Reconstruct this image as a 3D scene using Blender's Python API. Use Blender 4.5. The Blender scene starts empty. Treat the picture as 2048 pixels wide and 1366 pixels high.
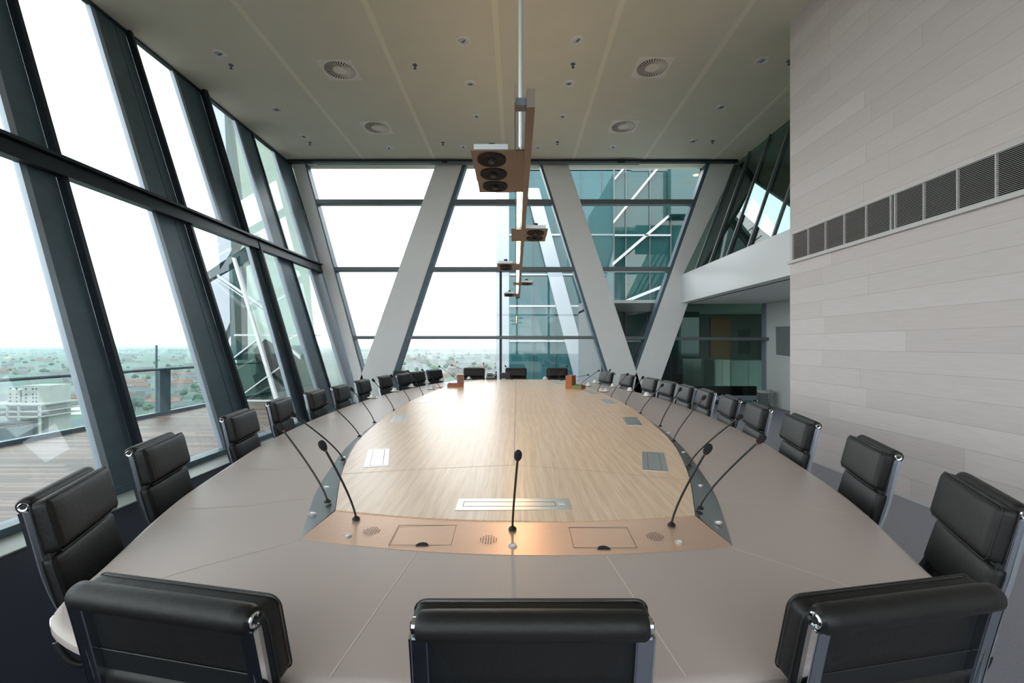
import bpy, bmesh, math, random
from mathutils import Vector, Matrix
random.seed(7)
C = bpy.context.scene.collection
PI = math.pi
R = math.radians
# ------------------------------------------------------------------ camera
EYE, F, CX, CY = 1.55, 910.0, 1032.0, 690.0
cam_data = bpy.data.cameras.new('camera')
cam_data.sensor_width = 36.0
cam_data.lens = F / 2048 * 36.0
cam_data.shift_x = -(CX - 1024) / 2048
cam_data.shift_y = (CY - 683) / 2048
cam_data.clip_start = 0.02
cam_data.clip_end = 60000
cam = bpy.data.objects.new('camera', cam_data)
cam.location = (0, 0, EYE)
cam.rotation_euler = (PI / 2, 0, 0)
C.objects.link(cam)
sc = bpy.context.scene
sc.camera = cam
sc.view_settings.view_transform = 'Standard'
sc.view_settings.look = 'None'
sc.view_settings.gamma = 1.0
sc.view_settings.exposure = 1.28
sc.view_settings.use_curve_mapping = False
sc.cycles.transparent_max_bounces = 32
sc.cycles.max_bounces = 10
sc.cycles.diffuse_bounces = 6
sc.cycles.sample_clamp_indirect = 4.0
# ------------------------------------------------------------------ world: bright overcast sky
w = bpy.data.worlds.new('overcast_sky')
sc.world = w
w.use_nodes = True
nt = w.node_tree
nt.nodes.clear()
out = nt.nodes.new('ShaderNodeOutputWorld')
bg = nt.nodes.new('ShaderNodeBackground')
tc = nt.nodes.new('ShaderNodeTexCoord')
mp = nt.nodes.new('ShaderNodeMapping')
mp.inputs['Scale'].default_value = (1.3, 1.3, 5.0)
nz = nt.nodes.new('ShaderNodeTexNoise')
nz.inputs['Scale'].default_value = 1.6
nz.inputs['Detail'].default_value = 6
nz.inputs['Roughness'].default_value = 0.55
rp = nt.nodes.new('ShaderNodeValToRGB')
rp.color_ramp.elements[0].position = 0.32
rp.color_ramp.elements[0].color = (0.80, 0.86, 0.95, 1)
rp.color_ramp.elements[1].position = 0.62
rp.color_ramp.elements[1].color = (1.0, 1.0, 1.0, 1)
nt.links.new(tc.outputs['Generated'], mp.inputs['Vector'])
nt.links.new(mp.outputs['Vector'], nz.inputs['Vector'])
nt.links.new(nz.outputs['Fac'], rp.inputs['Fac'])
nt.links.new(rp.outputs['Color'], bg.inputs['Color'])
SKY = 1.6
bg.inputs['Strength'].default_value = SKY
nt.links.new(bg.outputs['Background'], out.inputs['Surface'])

# ------------------------------------------------------------------ helpers
def px(u, v, d):
    'point seen at pixel (u,v) lying d below the eye'
    y = F * d / (v - CY)
    return Vector(((u - CX) * y / F, y, EYE - d))

def pz(u, v, y):
    'point seen at pixel (u,v) at distance y'
    return Vector(((u - CX) * y / F, y, EYE + (CY - v) * y / F))

class MB:
    def __init__(s):
        s.v = []
        s.f = []
    def add(s, vs, fs, M=None):
        o = len(s.v)
        for p in vs:
            p = Vector(p)
            s.v.append(M @ p if M else p)
        s.f += [[i + o for i in f] for f in fs]
        return s
    def box(s, c, d, M=None):
        c = Vector(c)
        x, y, z = d[0] / 2, d[1] / 2, d[2] / 2
        vs = [c + Vector(q) for q in ((-x, -y, -z), (x, -y, -z), (x, y, -z), (-x, y, -z), (-x, -y, z), (x, -y, z), (x, y, z), (-x, y, z))]
        return s.add(vs, [(0, 3, 2, 1), (4, 5, 6, 7), (0, 1, 5, 4), (1, 2, 6, 5), (2, 3, 7, 6), (3, 0, 4, 7)], M)
    def b2(s, lo, hi, M=None):
        return s.box([(a + b) / 2 for a, b in zip(lo, hi)], [b - a for a, b in zip(lo, hi)], M)
    def prism(s, poly, vec, M=None):
        n = len(poly)
        vec = Vector(vec)
        a = [Vector(p) for p in poly]
        b = [p + vec for p in a]
        fs = [list(range(n))[::-1], list(range(n, 2 * n))]
        for i in range(n):
            j = (i + 1) % n
            fs.append((i, j, j + n, i + n))
        return s.add(a + b, fs, M)
    def tube(s, path, r, seg=8, closed=False, M=None, flat=1.0):
        path = [Vector(p) for p in path]
        n = len(path)
        rs = r if isinstance(r, (list, tuple)) else [r] * n
        vs, fs = [], []
        up = None
        for i, p in enumerate(path):
            if closed:
                t = path[(i + 1) % n] - path[i - 1]
            else:
                t = path[min(i + 1, n - 1)] - path[max(i - 1, 0)]
            t.normalize()
            if up is None:
                up = t.orthogonal().normalized()
            up = (up - t * up.dot(t))
            if up.length < 1e-6:
                up = t.orthogonal()
            up.normalize()
            sd = t.cross(up)
            for k in range(seg):
                a = 2 * PI * k / seg
                vs.append(p + (up * math.cos(a) + sd * math.sin(a) * flat) * rs[i])
        m = n if closed else n - 1
        for i in range(m):
            for k in range(seg):
                a, b = i * seg, ((i + 1) % n) * seg
                fs.append((a + k, a + (k + 1) % seg, b + (k + 1) % seg, b + k))
        if not closed:
            fs.append(list(range(seg))[::-1])
            fs.append([(n - 1) * seg + k for k in range(seg)])
        return s.add(vs, fs, M)
    def lathe(s, prof, seg=24, M=None, axis=None):
        vs, fs = [], []
        n = len(prof)
        for (r, z) in prof:
            for k in range(seg):
                a = 2 * PI * k / seg
                vs.append((max(r, 1e-5) * math.cos(a), max(r, 1e-5) * math.sin(a), z))
        for i in range(n - 1):
            for k in range(seg):
                fs.append((i * seg + k, i * seg + (k + 1) % seg, (i + 1) * seg + (k + 1) % seg, (i + 1) * seg + k))
        fs.append(list(range(seg))[::-1])
        fs.append([(n - 1) * seg + k for k in range(seg)])
        return s.add(vs, fs, M)
    def pad(s, c, d, r=0.03, bulge=0.0, M=None, seg=4):
        'rounded upholstered box; size d, crown on both y faces'
        bm = bmesh.new()
        bmesh.ops.create_cube(bm, size=1)
        for v in bm.verts:
            v.co = Vector((v.co.x * d[0], v.co.y * d[1], v.co.z * d[2]))
        bmesh.ops.bevel(bm, geom=bm.edges[:], offset=r, segments=seg, affect='EDGES', profile=0.5)
        if bulge:
            bmesh.ops.subdivide_edges(bm, edges=[e for e in bm.edges if e.calc_length() > 0.06], cuts=5, use_grid_fill=True)
            for v in bm.verts:
                fx = max(0, 1 - (2 * v.co.x / d[0]) ** 4)
                fz = max(0, 1 - (2 * v.co.z / d[2]) ** 4)
                v.co.y += math.copysign(bulge * fx * fz, v.co.y) * min(1, abs(v.co.y) / (d[1] * .3))
        bm.verts.index_update()
        c = Vector(c)
        vs = [v.co + c for v in bm.verts]
        fs = [[v.index for v in f.verts] for f in bm.faces]
        bm.free()
        return s.add(vs, fs, M)
    def build(s, name, m, parent=None, smooth=False, local=False, bevel=0.0):
        me = bpy.data.meshes.new(name)
        off = Vector((0, 0, 0))
        if parent is not None and not local:
            p = parent
            while p is not None:
                off += p.location
                p = p.parent
        me.from_pydata([tuple(v - off) for v in s.v], [], s.f)
        bm = bmesh.new()
        bm.from_mesh(me)
        bmesh.ops.recalc_face_normals(bm, faces=bm.faces[:])
        if bevel:
            bmesh.ops.bevel(bm, geom=[e for e in bm.edges if len(e.link_faces) == 2 and e.calc_face_angle(0) > .5], offset=bevel, segments=2, affect='EDGES')
        bm.to_mesh(me)
        bm.free()
        if smooth:
            me.shade_smooth()
            me.set_sharp_from_angle(angle=R(40))
        me.materials.append(m)
        o = bpy.data.objects.new(name, me)
        C.objects.link(o)
        if parent is not None:
            o.parent = parent
        return o

def tag(o, label, cat=None, group=None, kind=None):
    o['label'] = label
    if cat: o['category'] = cat
    if group: o['group'] = group
    if kind: o['kind'] = kind
    return o

def empty(name, loc, label, cat, group=None, kind=None, rz=0):
    o = bpy.data.objects.new(name, None)
    o.empty_display_size = .05
    o.location = loc
    o.rotation_euler = (0, 0, rz)
    C.objects.link(o)
    return tag(o, label, cat, group, kind)

def copy_tree(o, parent=None):
    c = o.copy()
    C.objects.link(c)
    if parent is not None:
        c.parent = parent
    for ch in list(o.children):
        copy_tree(ch, c)
    return c

# ------------------------------------------------------------------ materials
def mat(name, col, rough=0.5, metal=0.0, var=0.0, scale=20.0, stretch=(1, 1, 1), spec=0.5, bump=0.0, col2=None):
    m = bpy.data.materials.new(name)
    m.use_nodes = True
    t = m.node_tree
    b = t.nodes['Principled BSDF']
    b.inputs['Roughness'].default_value = rough
    b.inputs['Metallic'].default_value = metal
    b.inputs['Specular IOR Level'].default_value = spec
    b.inputs['Base Color'].default_value = (*col, 1)
    if var or bump or col2:
        co = t.nodes.new('ShaderNodeTexCoord')
        mp = t.nodes.new('ShaderNodeMapping')
        mp.inputs['Scale'].default_value = stretch
        n = t.nodes.new('ShaderNodeTexNoise')
        n.inputs['Scale'].default_value = scale
        n.inputs['Detail'].default_value = 5
        t.links.new(co.outputs['Object'], mp.inputs['Vector'])
        t.links.new(mp.outputs['Vector'], n.inputs['Vector'])
        if var or col2:
            r = t.nodes.new('ShaderNodeValToRGB')
            c2 = col2 or tuple(min(1, c * (1 + var)) for c in col)
            c1 = col if col2 else tuple(c * (1 - var) for c in col)
            r.color_ramp.elements[0].position = .3
            r.color_ramp.elements[1].position = .7
            r.color_ramp.elements[0].color = (*c1, 1)
            r.color_ramp.elements[1].color = (*c2, 1)
            t.links.new(n.outputs['Fac'], r.inputs['Fac'])
            t.links.new(r.outputs['Color'], b.inputs['Base Color'])
        if bump:
            bp = t.nodes.new('ShaderNodeBump')
            bp.inputs['Strength'].default_value = bump
            bp.inputs['Distance'].default_value = .01
            t.links.new(n.outputs['Fac'], bp.inputs['Height'])
            t.links.new(bp.outputs['Normal'], b.inputs['Normal'])
    return m

def glass(name, tint, f0=0.04, gain=0.96, power=5.0, gloss=(1, 1, 1)):
    m = bpy.data.materials.new(name)
    m.use_nodes = True
    t = m.node_tree
    t.nodes.clear()
    o = t.nodes.new('ShaderNodeOutputMaterial')
    tr = t.nodes.new('ShaderNodeBsdfTransparent')
    tr.inputs['Color'].default_value = (*tint, 1)
    gl = t.nodes.new('ShaderNodeBsdfGlossy')
    gl.inputs['Roughness'].default_value = 0.0
    gl.inputs['Color'].default_value = (*gloss, 1)
    lw = t.nodes.new('ShaderNodeLayerWeight')
    lw.inputs['Blend'].default_value = .5
    pw = t.nodes.new('ShaderNodeMath')
    pw.operation = 'POWER'
    pw.inputs[1].default_value = power
    ma = t.nodes.new('ShaderNodeMath')
    ma.operation = 'MULTIPLY_ADD'
    ma.inputs[1].default_value = gain
    ma.inputs[2].default_value = f0
    mx = t.nodes.new('ShaderNodeMixShader')
    t.links.new(lw.outputs['Facing'], pw.inputs[0])
    t.links.new(pw.outputs[0], ma.inputs[0])
    t.links.new(ma.outputs[0], mx.inputs['Fac'])
    t.links.new(tr.outputs[0], mx.inputs[1])
    t.links.new(gl.outputs[0], mx.inputs[2])
    t.links.new(mx.outputs[0], o.inputs['Surface'])
    return m

def emit(name, col, s):
    m = bpy.data.materials.new(name)
    m.use_nodes = True
    t = m.node_tree
    t.nodes.clear()
    o = t.nodes.new('ShaderNodeOutputMaterial')
    e = t.nodes.new('ShaderNodeEmission')
    e.inputs['Color'].default_value = (*col, 1)
    e.inputs['Strength'].default_value = s
    t.links.new(e.outputs[0], o.inputs['Surface'])
    return m

def wood_mat(name, c1, c2, c3, rough):
    m = bpy.data.materials.new(name)
    m.use_nodes = True
    t = m.node_tree
    b = t.nodes['Principled BSDF']
    b.inputs['Roughness'].default_value = rough
    co = t.nodes.new('ShaderNodeTexCoord')
    mp = t.nodes.new('ShaderNodeMapping')
    mp.inputs['Scale'].default_value = (1.0, .09, 1)
    t.links.new(co.outputs['Object'], mp.inputs['Vector'])
    wv = t.nodes.new('ShaderNodeTexWave')
    wv.inputs['Scale'].default_value = 5.0
    wv.inputs['Distortion'].default_value = 9.0
    wv.inputs['Detail'].default_value = 3.0
    wv.inputs['Detail Scale'].default_value = 1.6
    t.links.new(mp.outputs['Vector'], wv.inputs['Vector'])
    mp2 = t.nodes.new('ShaderNodeMapping')
    mp2.inputs['Scale'].default_value = (1.0, .03, 1)
    t.links.new(co.outputs['Object'], mp2.inputs['Vector'])
    n = t.nodes.new('ShaderNodeTexNoise')
    n.inputs['Scale'].default_value = 110
    n.inputs['Detail'].default_value = 4
    t.links.new(mp2.outputs['Vector'], n.inputs['Vector'])
    r1 = t.nodes.new('ShaderNodeValToRGB')
    r1.color_ramp.elements[0].color = (*c1, 1)
    r1.color_ramp.elements[1].color = (*c2, 1)
    t.links.new(wv.outputs['Fac'], r1.inputs['Fac'])
    r2 = t.nodes.new('ShaderNodeValToRGB')
    r2.color_ramp.elements[0].position = .3
    r2.color_ramp.elements[0].color = (.82, .8, .78, 1)
    r2.color_ramp.elements[1].position = .6
    r2.color_ramp.elements[1].color = (1, 1, 1, 1)
    t.links.new(n.outputs['Fac'], r2.inputs['Fac'])
    mx = t.nodes.new('ShaderNodeMix')
    mx.data_type = 'RGBA'
    mx.blend_type = 'MULTIPLY'
    mx.inputs['Factor'].default_value = 1
    t.links.new(r1.outputs['Color'], mx.inputs['A'])
    t.links.new(r2.outputs['Color'], mx.inputs['B'])
    t.links.new(mx.outputs['Result'], b.inputs['Base Color'])
    return m

def plank_mat(name, swz, bw, bh, cols, mortar, msize, rough, off=.37):
    'courses of boards; swz picks the two object axes'
    m = bpy.data.materials.new(name)
    m.use_nodes = True
    t = m.node_tree
    b = t.nodes['Principled BSDF']
    b.inputs['Roughness'].default_value = rough
    co = t.nodes.new('ShaderNodeTexCoord')
    sp = t.nodes.new('ShaderNodeSeparateXYZ')
    cb = t.nodes.new('ShaderNodeCombineXYZ')
    t.links.new(co.outputs['Object'], sp.inputs[0])
    t.links.new(sp.outputs[swz[0]], cb.inputs['X'])
    t.links.new(sp.outputs[swz[1]], cb.inputs['Y'])
    rw = t.nodes.new('ShaderNodeMath'); rw.operation = 'DIVIDE'; rw.inputs[1].default_value = bh
    t.links.new(sp.outputs[swz[1]], rw.inputs[0])
    fl = t.nodes.new('ShaderNodeMath'); fl.operation = 'FLOOR'
    t.links.new(rw.outputs[0], fl.inputs[0])
    wn2 = t.nodes.new('ShaderNodeTexWhiteNoise'); wn2.noise_dimensions = '1D'
    t.links.new(fl.outputs[0], wn2.inputs['W'])
    sh = t.nodes.new('ShaderNodeMath'); sh.operation = 'MULTIPLY_ADD'; sh.inputs[1].default_value = bw * 7.3
    t.links.new(wn2.outputs['Value'], sh.inputs[0])
    t.links.new(sp.outputs[swz[0]], sh.inputs[2])
    t.links.new(sh.outputs[0], cb.inputs['X'])
    br = t.nodes.new('ShaderNodeTexBrick')
    br.offset = 0
    br.offset_frequency = 3
    br.inputs['Scale'].default_value = 1
    br.inputs['Brick Width'].default_value = bw
    br.inputs['Row Height'].default_value = bh
    br.inputs['Mortar Size'].default_value = msize
    br.inputs['Mortar Smooth'].default_value = .1
    br.inputs['Color1'].default_value = (*cols[0], 1)
    br.inputs['Color2'].default_value = (*cols[1], 1)
    br.inputs['Mortar'].default_value = (*mortar, 1)
    t.links.new(cb.outputs[0], br.inputs['Vector'])
    mp = t.nodes.new('ShaderNodeMapping')
    mp.inputs['Scale'].default_value = (1, 14, 1)
    t.links.new(cb.outputs[0], mp.inputs['Vector'])
    n = t.nodes.new('ShaderNodeTexNoise')
    n.inputs['Scale'].default_value = 4
    n.inputs['Detail'].default_value = 5
    t.links.new(mp.outputs[0], n.inputs['Vector'])
    r2 = t.nodes.new('ShaderNodeValToRGB')
    r2.color_ramp.elements[0].position = .3
    r2.color_ramp.elements[0].color = (.93, .92, .92, 1)
    r2.color_ramp.elements[1].position = .7
    r2.color_ramp.elements[1].color = (1, 1, 1, 1)
    t.links.new(n.outputs['Fac'], r2.inputs['Fac'])
    mx = t.nodes.new('ShaderNodeMix')
    mx.data_type = 'RGBA'
    mx.blend_type = 'MULTIPLY'
    mx.inputs['Factor'].default_value = 1
    t.links.new(br.outputs['Color'], mx.inputs['A'])
    t.links.new(r2.outputs['Color'], mx.inputs['B'])
    t.links.new(mx.outputs['Result'], b.inputs['Base Color'])
    return m

def stripe_mat(name, axis, freq, c1, c2, rough, thr=.5, metal=0):
    m = bpy.data.materials.new(name)
    m.use_nodes = True
    t = m.node_tree
    b = t.nodes['Principled BSDF']
    b.inputs['Roughness'].default_value = rough
    b.inputs['Metallic'].default_value = metal
    co = t.nodes.new('ShaderNodeTexCoord')
    sp = t.nodes.new('ShaderNodeSeparateXYZ')
    t.links.new(co.outputs['Object'], sp.inputs[0])
    mu = t.nodes.new('ShaderNodeMath')
    mu.operation = 'MULTIPLY'
    mu.inputs[1].default_value = freq
    t.links.new(sp.outputs[axis], mu.inputs[0])
    fr = t.nodes.new('ShaderNodeMath')
    fr.operation = 'FRACT'
    t.links.new(mu.outputs[0], fr.inputs[0])
    gt = t.nodes.new('ShaderNodeMath')
    gt.operation = 'GREATER_THAN'
    gt.inputs[1].default_value = thr
    t.links.new(fr.outputs[0], gt.inputs[0])
    mx = t.nodes.new('ShaderNodeMix')
    mx.data_type = 'RGBA'
    mx.inputs['A'].default_value = (*c1, 1)
    mx.inputs['B'].default_value = (*c2, 1)
    t.links.new(gt.outputs[0], mx.inputs['Factor'])
    t.links.new(mx.outputs['Result'], b.inputs['Base Color'])
    return m

M = {}
M['ceil'] = mat('ceiling_panel', (.66, .64, .53), .85, var=.02, scale=3)
M['strip'] = mat('ceiling_strip', (.77, .735, .60), .8)
M['white'] = mat('white_column_paint', (.80, .80, .80), .55, var=.015, scale=4)
M['whitewall'] = mat('white_plaster', (.72, .75, .74), .8, var=.02)
M['fascia'] = mat('white_fascia_gloss', (.66, .68, .69), .28)
M['planks'] = plank_mat('pale_washed_planks', ('Y', 'Z'), 2.6, .212, ((.605, .545, .53), (.675, .62, .605)), (.45, .405, .39), .0022, .55)
M['skirt'] = mat('light_skirting', (.6, .58, .57), .5)
M['steel'] = mat('slate_grey_steel', (.085, .13, .16), .42, .1, var=.12, scale=5)
M['steeldark'] = mat('dark_grey_steel', (.020, .027, .034), .38, 0, spec=.3)
M['alu'] = mat('pale_blue_aluminium', (.36, .42, .48), .4, .4)
M['bar'] = mat('grey_transom_paint', (.13, .15, .16), .4, .2)
M['glass'] = glass('clear_window_glass', (.945, .975, .97), .03, .95, 4.2)
M['glassfar'] = glass('clear_far_glass', (.965, .985, .98), .03, .9, 5)
M['glassdark'] = glass('green_tinted_glass', (.50, .62, .58), .03, .5, 5)
M['glassrail'] = glass('pale_green_balustrade_glass', (.90, .965, .955), .04, .9, 5)
M['grille'] = stripe_mat('floor_grille_slats', 'X', 40, (.36, .40, .38), (.17, .19, .18), .5, .72)
M['black'] = mat('black_leather', (.010, .0095, .0095), .48, var=.12, scale=60, bump=.12, spec=.36)
M['sling'] = mat('black_back_leather', (.006, .007, .008), .5, var=.1, scale=60)
M['plastic'] = mat('matt_black_plastic', (.012, .012, .013), .45)
M['foam'] = mat('black_foam', (.012, .012, .013), .9, bump=.6, scale=900)
M['chrome'] = mat('polished_chrome', (.72, .74, .76), .06, 1.0)
M['polish'] = mat('polished_dark_aluminium', (.40, .42, .46), .24, 1.0)
M['table'] = mat('taupe_table_leather', (.455, .39, .365), .42, var=.03, scale=300)
M['seam'] = mat('pale_seam', (.62, .57, .53), .6)
M['oak'] = wood_mat('pale_oak_veneer', (.72, .53, .365), (.78, .60, .43), None, .3)
M['joint'] = mat('dark_joint', (.20, .14, .09), .6)
M['inox'] = mat('brushed_steel', (.36, .37, .38), .28, 1.0, var=.06, scale=40, stretch=(1, 12, 1))
M['steel_warm_reflection'] = mat('brushed_steel_painted_reflection', (.86, .60, .46), .32, .6, var=.05, scale=40, stretch=(.3, 12, 1))  # near band steel; the pendant's warm reflection is put into its colour
M['plate'] = mat('satin_steel_plate', (.55, .54, .52), .3, 1.0)
M['hole'] = mat('dark_recess', (.006, .006, .006), .8)
M['red'] = mat('red_ring', (.55, .06, .05), .4)
M['porcelain'] = mat('white_porcelain', (.82, .81, .78), .2)
M['boxwood'] = mat('reddish_wood', (.36, .11, .035), .4, var=.15, scale=12, stretch=(1, 1, 6))
M['card'] = mat('pale_card', (.72, .60, .52), .6)
M['green'] = mat('green_packets', (.14, .25, .08), .6, var=.4, scale=120)
M['channel'] = mat('taupe_anodised_channel', (.17, .13, .10), .42, .4)
M['aluL'] = mat('light_aluminium', (.62, .63, .64), .35, .6)
M['tubeglow'] = emit('warm_fluorescent_tube', (1.0, .64, .33), 24.0)
M['vent'] = mat('diffuser_white', (.77, .73, .66), .6)
M['bulb'] = mat('frosted_reflector', (.62, .64, .64), .3, .3)

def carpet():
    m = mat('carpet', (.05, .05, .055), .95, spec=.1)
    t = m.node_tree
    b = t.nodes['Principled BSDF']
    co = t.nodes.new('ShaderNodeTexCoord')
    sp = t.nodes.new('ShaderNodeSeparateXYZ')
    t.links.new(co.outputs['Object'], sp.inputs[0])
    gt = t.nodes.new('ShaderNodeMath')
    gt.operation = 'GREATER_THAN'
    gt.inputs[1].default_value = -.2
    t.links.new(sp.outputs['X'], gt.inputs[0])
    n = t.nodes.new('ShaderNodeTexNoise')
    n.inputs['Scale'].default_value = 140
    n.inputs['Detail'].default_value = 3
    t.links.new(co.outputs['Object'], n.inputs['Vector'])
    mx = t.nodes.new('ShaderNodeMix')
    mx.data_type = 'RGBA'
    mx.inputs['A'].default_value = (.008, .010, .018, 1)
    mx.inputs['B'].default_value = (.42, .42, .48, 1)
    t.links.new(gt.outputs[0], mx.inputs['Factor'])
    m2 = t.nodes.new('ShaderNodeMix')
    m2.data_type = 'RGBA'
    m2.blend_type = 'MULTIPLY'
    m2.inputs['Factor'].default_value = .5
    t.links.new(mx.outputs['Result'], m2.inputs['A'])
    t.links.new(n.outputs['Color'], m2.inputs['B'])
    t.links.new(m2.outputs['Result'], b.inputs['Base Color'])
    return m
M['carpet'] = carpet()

def struct(name, mb, m, label, parent=None, **k):
    o = mb.build(name, m, parent, **k)
    if parent is None:
        tag(o, label, kind='structure')
        o['category'] = k.get('cat', name.split('_')[0])
    return o

# ------------------------------------------------------------------ room shell
ZC = EYE + 4.64           # ceiling height
YB = -5.0                 # wall behind the viewer
YG = 11.9                 # far glass
WX = 3.945                # right panelled wall
WY = 6.55                 # its far end
def FX(z): return -5.77 + .265 * (ZC - z)
def fac(u, v, inset=0.0):
    dx, dz = (u - CX) / F, (CY - v) / F
    y = (FX(0) - .265 * EYE + inset) / (dx + .265 * dz)
    return Vector((dx * y, y, EYE + dz * y))

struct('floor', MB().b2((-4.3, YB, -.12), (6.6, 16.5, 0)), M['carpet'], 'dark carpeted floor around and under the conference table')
struct('ceiling', MB().prism([(-5.86, YB, ZC), (5.75, YB, ZC), (5.75, YG + .1, ZC), (-5.86, YG + .1, ZC)], (0, 0, .12)), M['ceil'], 'greenish beige metal panel ceiling above the table')
for k, (x, wd) in enumerate(((-3.81, .085), (-2.045, .085), (-.29, .085), (1.43, .085), (3.19, .085), (4.92, .085))):
    o = struct('trim_%d' % (k + 1), MB().b2((x - wd / 2, YB, ZC - .006), (x + wd / 2, 11.35, ZC + .02)), M['strip'],
               'pale joint strip along the ceiling, %s from the window side' % ('first', 'second', 'third', 'fourth', 'fifth', 'sixth')[k])
    o['category'] = 'ceiling strip'
struct('wall_right', MB().b2((WX, YB, 0), (WX + .2, WY, ZC)), M['planks'], 'tall wall of pale washed wooden planks on the right')
struct('baseboard_right', MB().b2((WX - .015, YB, 0), (WX, WY, .035)), M['skirt'], 'thin light skirting along the foot of the plank wall')
struct('wall_back', MB().b2((-6.2, YB - .2, -.1), (WX + .2, YB, .7)).b2((-6.2, YB - .2, ZC - .3), (WX + .2, YB, ZC)), M['whitewall'], 'plain wall below and above the windows behind the viewer')

# ventilation grille in the right wall
g = empty('ventilation_grille', (WX, 4.0, EYE + 1.1), 'long grey ventilation grille with slats set in the plank wall', 'ventilation grille')
GZ0, GZ1, GY0, GY1 = EYE + 1.20, EYE + 1.565, 1.2, 6.45
MB().b2((WX - .004, GY0, GZ0), (WX, GY1, GZ1)).build('backing', M['hole'], g)
fm = MB()
fm.b2((WX - .03, GY0, GZ1), (WX, GY1 + .03, GZ1 + .018))
fm.b2((WX - .035, GY0, GZ0 - .04), (WX, GY1 + .12, GZ0))
fm.b2((WX - .03, GY1, GZ0), (WX, GY1 + .03, GZ1))
fm.build('frame', M['skirt'], g)
nsl = 24
for i in range(nsl):
    z = GZ0 + (i + .5) * (GZ1 - GZ0) / nsl
    MB().prism([(WX - .026, GY0, z - .0035), (WX - .026, GY0, z - .0005), (WX - .006, GY0, z + .006), (WX - .006, GY0, z + .003)], (0, GY1 - GY0, 0)).build('slat', M['skirt'], g)
for y in (6.11, 5.77, 5.44, 5.10, 4.764, 4.71, 4.378, 4.044, 3.718, 3.39, 3.06, 2.73, 2.40, 2.07, 1.74):
    MB().b2((WX - .029, y - .004, GZ0), (WX - .003, y + .004, GZ1)).build('divider', M['skirt'], g)

# ------------------------------------------------------------------ left leaning facade
def quad_on_facade(pts, inset=0.0):
    return [fac(u, v, inset) for u, v in pts]
NRM = Vector((1, 0, .265)).normalized()          # inward normal of the leaning facade
def extend(p, q, z):
    'point on the line p-q at height z'
    t = (z - p.z) / (q.z - p.z)
    return p + (q - p) * t
def member(pl, pr, z0, z1):
    'plate quad between a left edge line and a right edge line, cut at heights'
    a, b = pl
    c, d = pr
    return [extend(a, b, z0), extend(c, d, z0), extend(c, d, z1), extend(a, b, z1)]
TZ = EYE + 1.97            # transom centre
muls = [
    ((fac(0, 138), fac(200, 870)), (fac(12, 0), fac(258, 870)), 0, ZC),
    ((fac(187, 10), fac(445, 870)), (fac(253, 75), fac(484, 818)), 0, ZC),
    ((fac(352, 148), fac(441, 430)), (fac(399, 182), fac(478, 447)), TZ, ZC),
    ((fac(493, 470), fac(585, 800)), (fac(501, 470), fac(598, 800)), 0, TZ),
    ((fac(473, 241), fac(637, 778)), (fac(502, 268), fac(659, 778)), 0, ZC),
    ((fac(551, 306), fac(692, 763)), (fac(576, 320), fac(711, 757)), 0, ZC - .0),
]
# two more behind/at the edge of the frame, left of the picture
d0 = Vector((0, -1.75, 0))
muls = [(tuple(p + d0 * 2 for p in muls[0][0]), tuple(p + d0 * 2 for p in muls[0][1]), 0, ZC),
        (tuple(p + d0 for p in muls[0][0]), tuple(p + d0 for p in muls[0][1]), 0, ZC)] + muls
ordn = ['beyond the left picture edge, farther', 'beyond the left picture edge, nearer', 'broad, nearest in view', 'broad with a vertical seam, second in view', 'upper half only, third in view', 'narrow, lower half only', 'second before the far corner', 'in the far corner beside the white column']
tn = 7
for k, (pl, pr, z0, z1) in enumerate(muls):
    q = member(pl, pr, z0, z1)
    root = empty('trim_%d' % tn, (q[0] + q[1]) / 2, 'leaning slate grey steel mullion, ' + ordn[k], 'mullion', kind='structure')
    tn += 1
    MB().prism([p for p in q], -NRM * .07).build('plate', M['steel'], root)
    # fin along the far edge, projecting into the room
    e0, e1 = q[1], q[2]
    dy = Vector((0, .05, 0))
    dep = NRM * (.12 if k == 5 else .03 if k > 5 else .085)
    MB().prism([e0 + NRM * .0005, e0 + dy + NRM * .0005, e1 + dy + NRM * .0005, e1 + NRM * .0005], dep).build('fin', M['steeldark'], root)
    # pale glazing frame along the near edge
    w_ = .07 if k != 5 else .03
    n0, n1 = q[0], q[3]
    MB().prism([n0 - Vector((0, w_, 0)), n0, n1, n1 - Vector((0, w_, 0))], -NRM * .06).build('glazing_frame', M['alu'], root)
    if k == 3:
        s0 = q[0].lerp(q[1], .62); s1 = q[3].lerp(q[2], .62)
        MB().prism([s0, s0 + Vector((0, .012, 0)), s1 + Vector((0, .012, 0)), s1], NRM * .002).build('seam', M['steeldark'], root)
    if k == 4:
        c0 = q[1] + NRM * .1; c1 = q[2] + NRM * .1
        MB().tube([c0, c1], .045, 12).build('round_pipe', M['steeldark'], root, smooth=True)
# transom beam in two runs
def facade_bar(name, y0, y1, zlo, zhi, i0, i1, m, parent=None):
    mb = MB()
    poly = [(FX(zlo) + i0, y0, zlo), (FX(zlo) + i1, y0, zlo), (FX(zhi) + i1, y0, zhi), (FX(zhi) + i0, y0, zhi)]
    mb.prism(poly, (0, y1 - y0, 0))
    return mb.build(name, m, parent)
for k, (y0, y1) in enumerate(((YB, 8.72), (8.76, 11.75))):
    root = empty('trim_%d' % tn, (FX(TZ), (y0 + y1) / 2, TZ), 'dark steel transom beam', 'transom', kind='structure')
    root['label'] = 'dark steel transom beam across the leaning windows, %s run' % ('long near', 'short far')[k]
    tn += 1
    facade_bar('beam', y0, y1, TZ - .125, TZ + .04, -.02, .115, M['steeldark'], root)
    facade_bar('ledge', y0, y1 + (.0 if k else .0), TZ + .06, TZ + .10, -.02, .16, M['steeldark'], root)
    facade_bar('web', y0, y1, TZ + .04, TZ + .06, -.02, .06, M['steel'], root)
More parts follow.
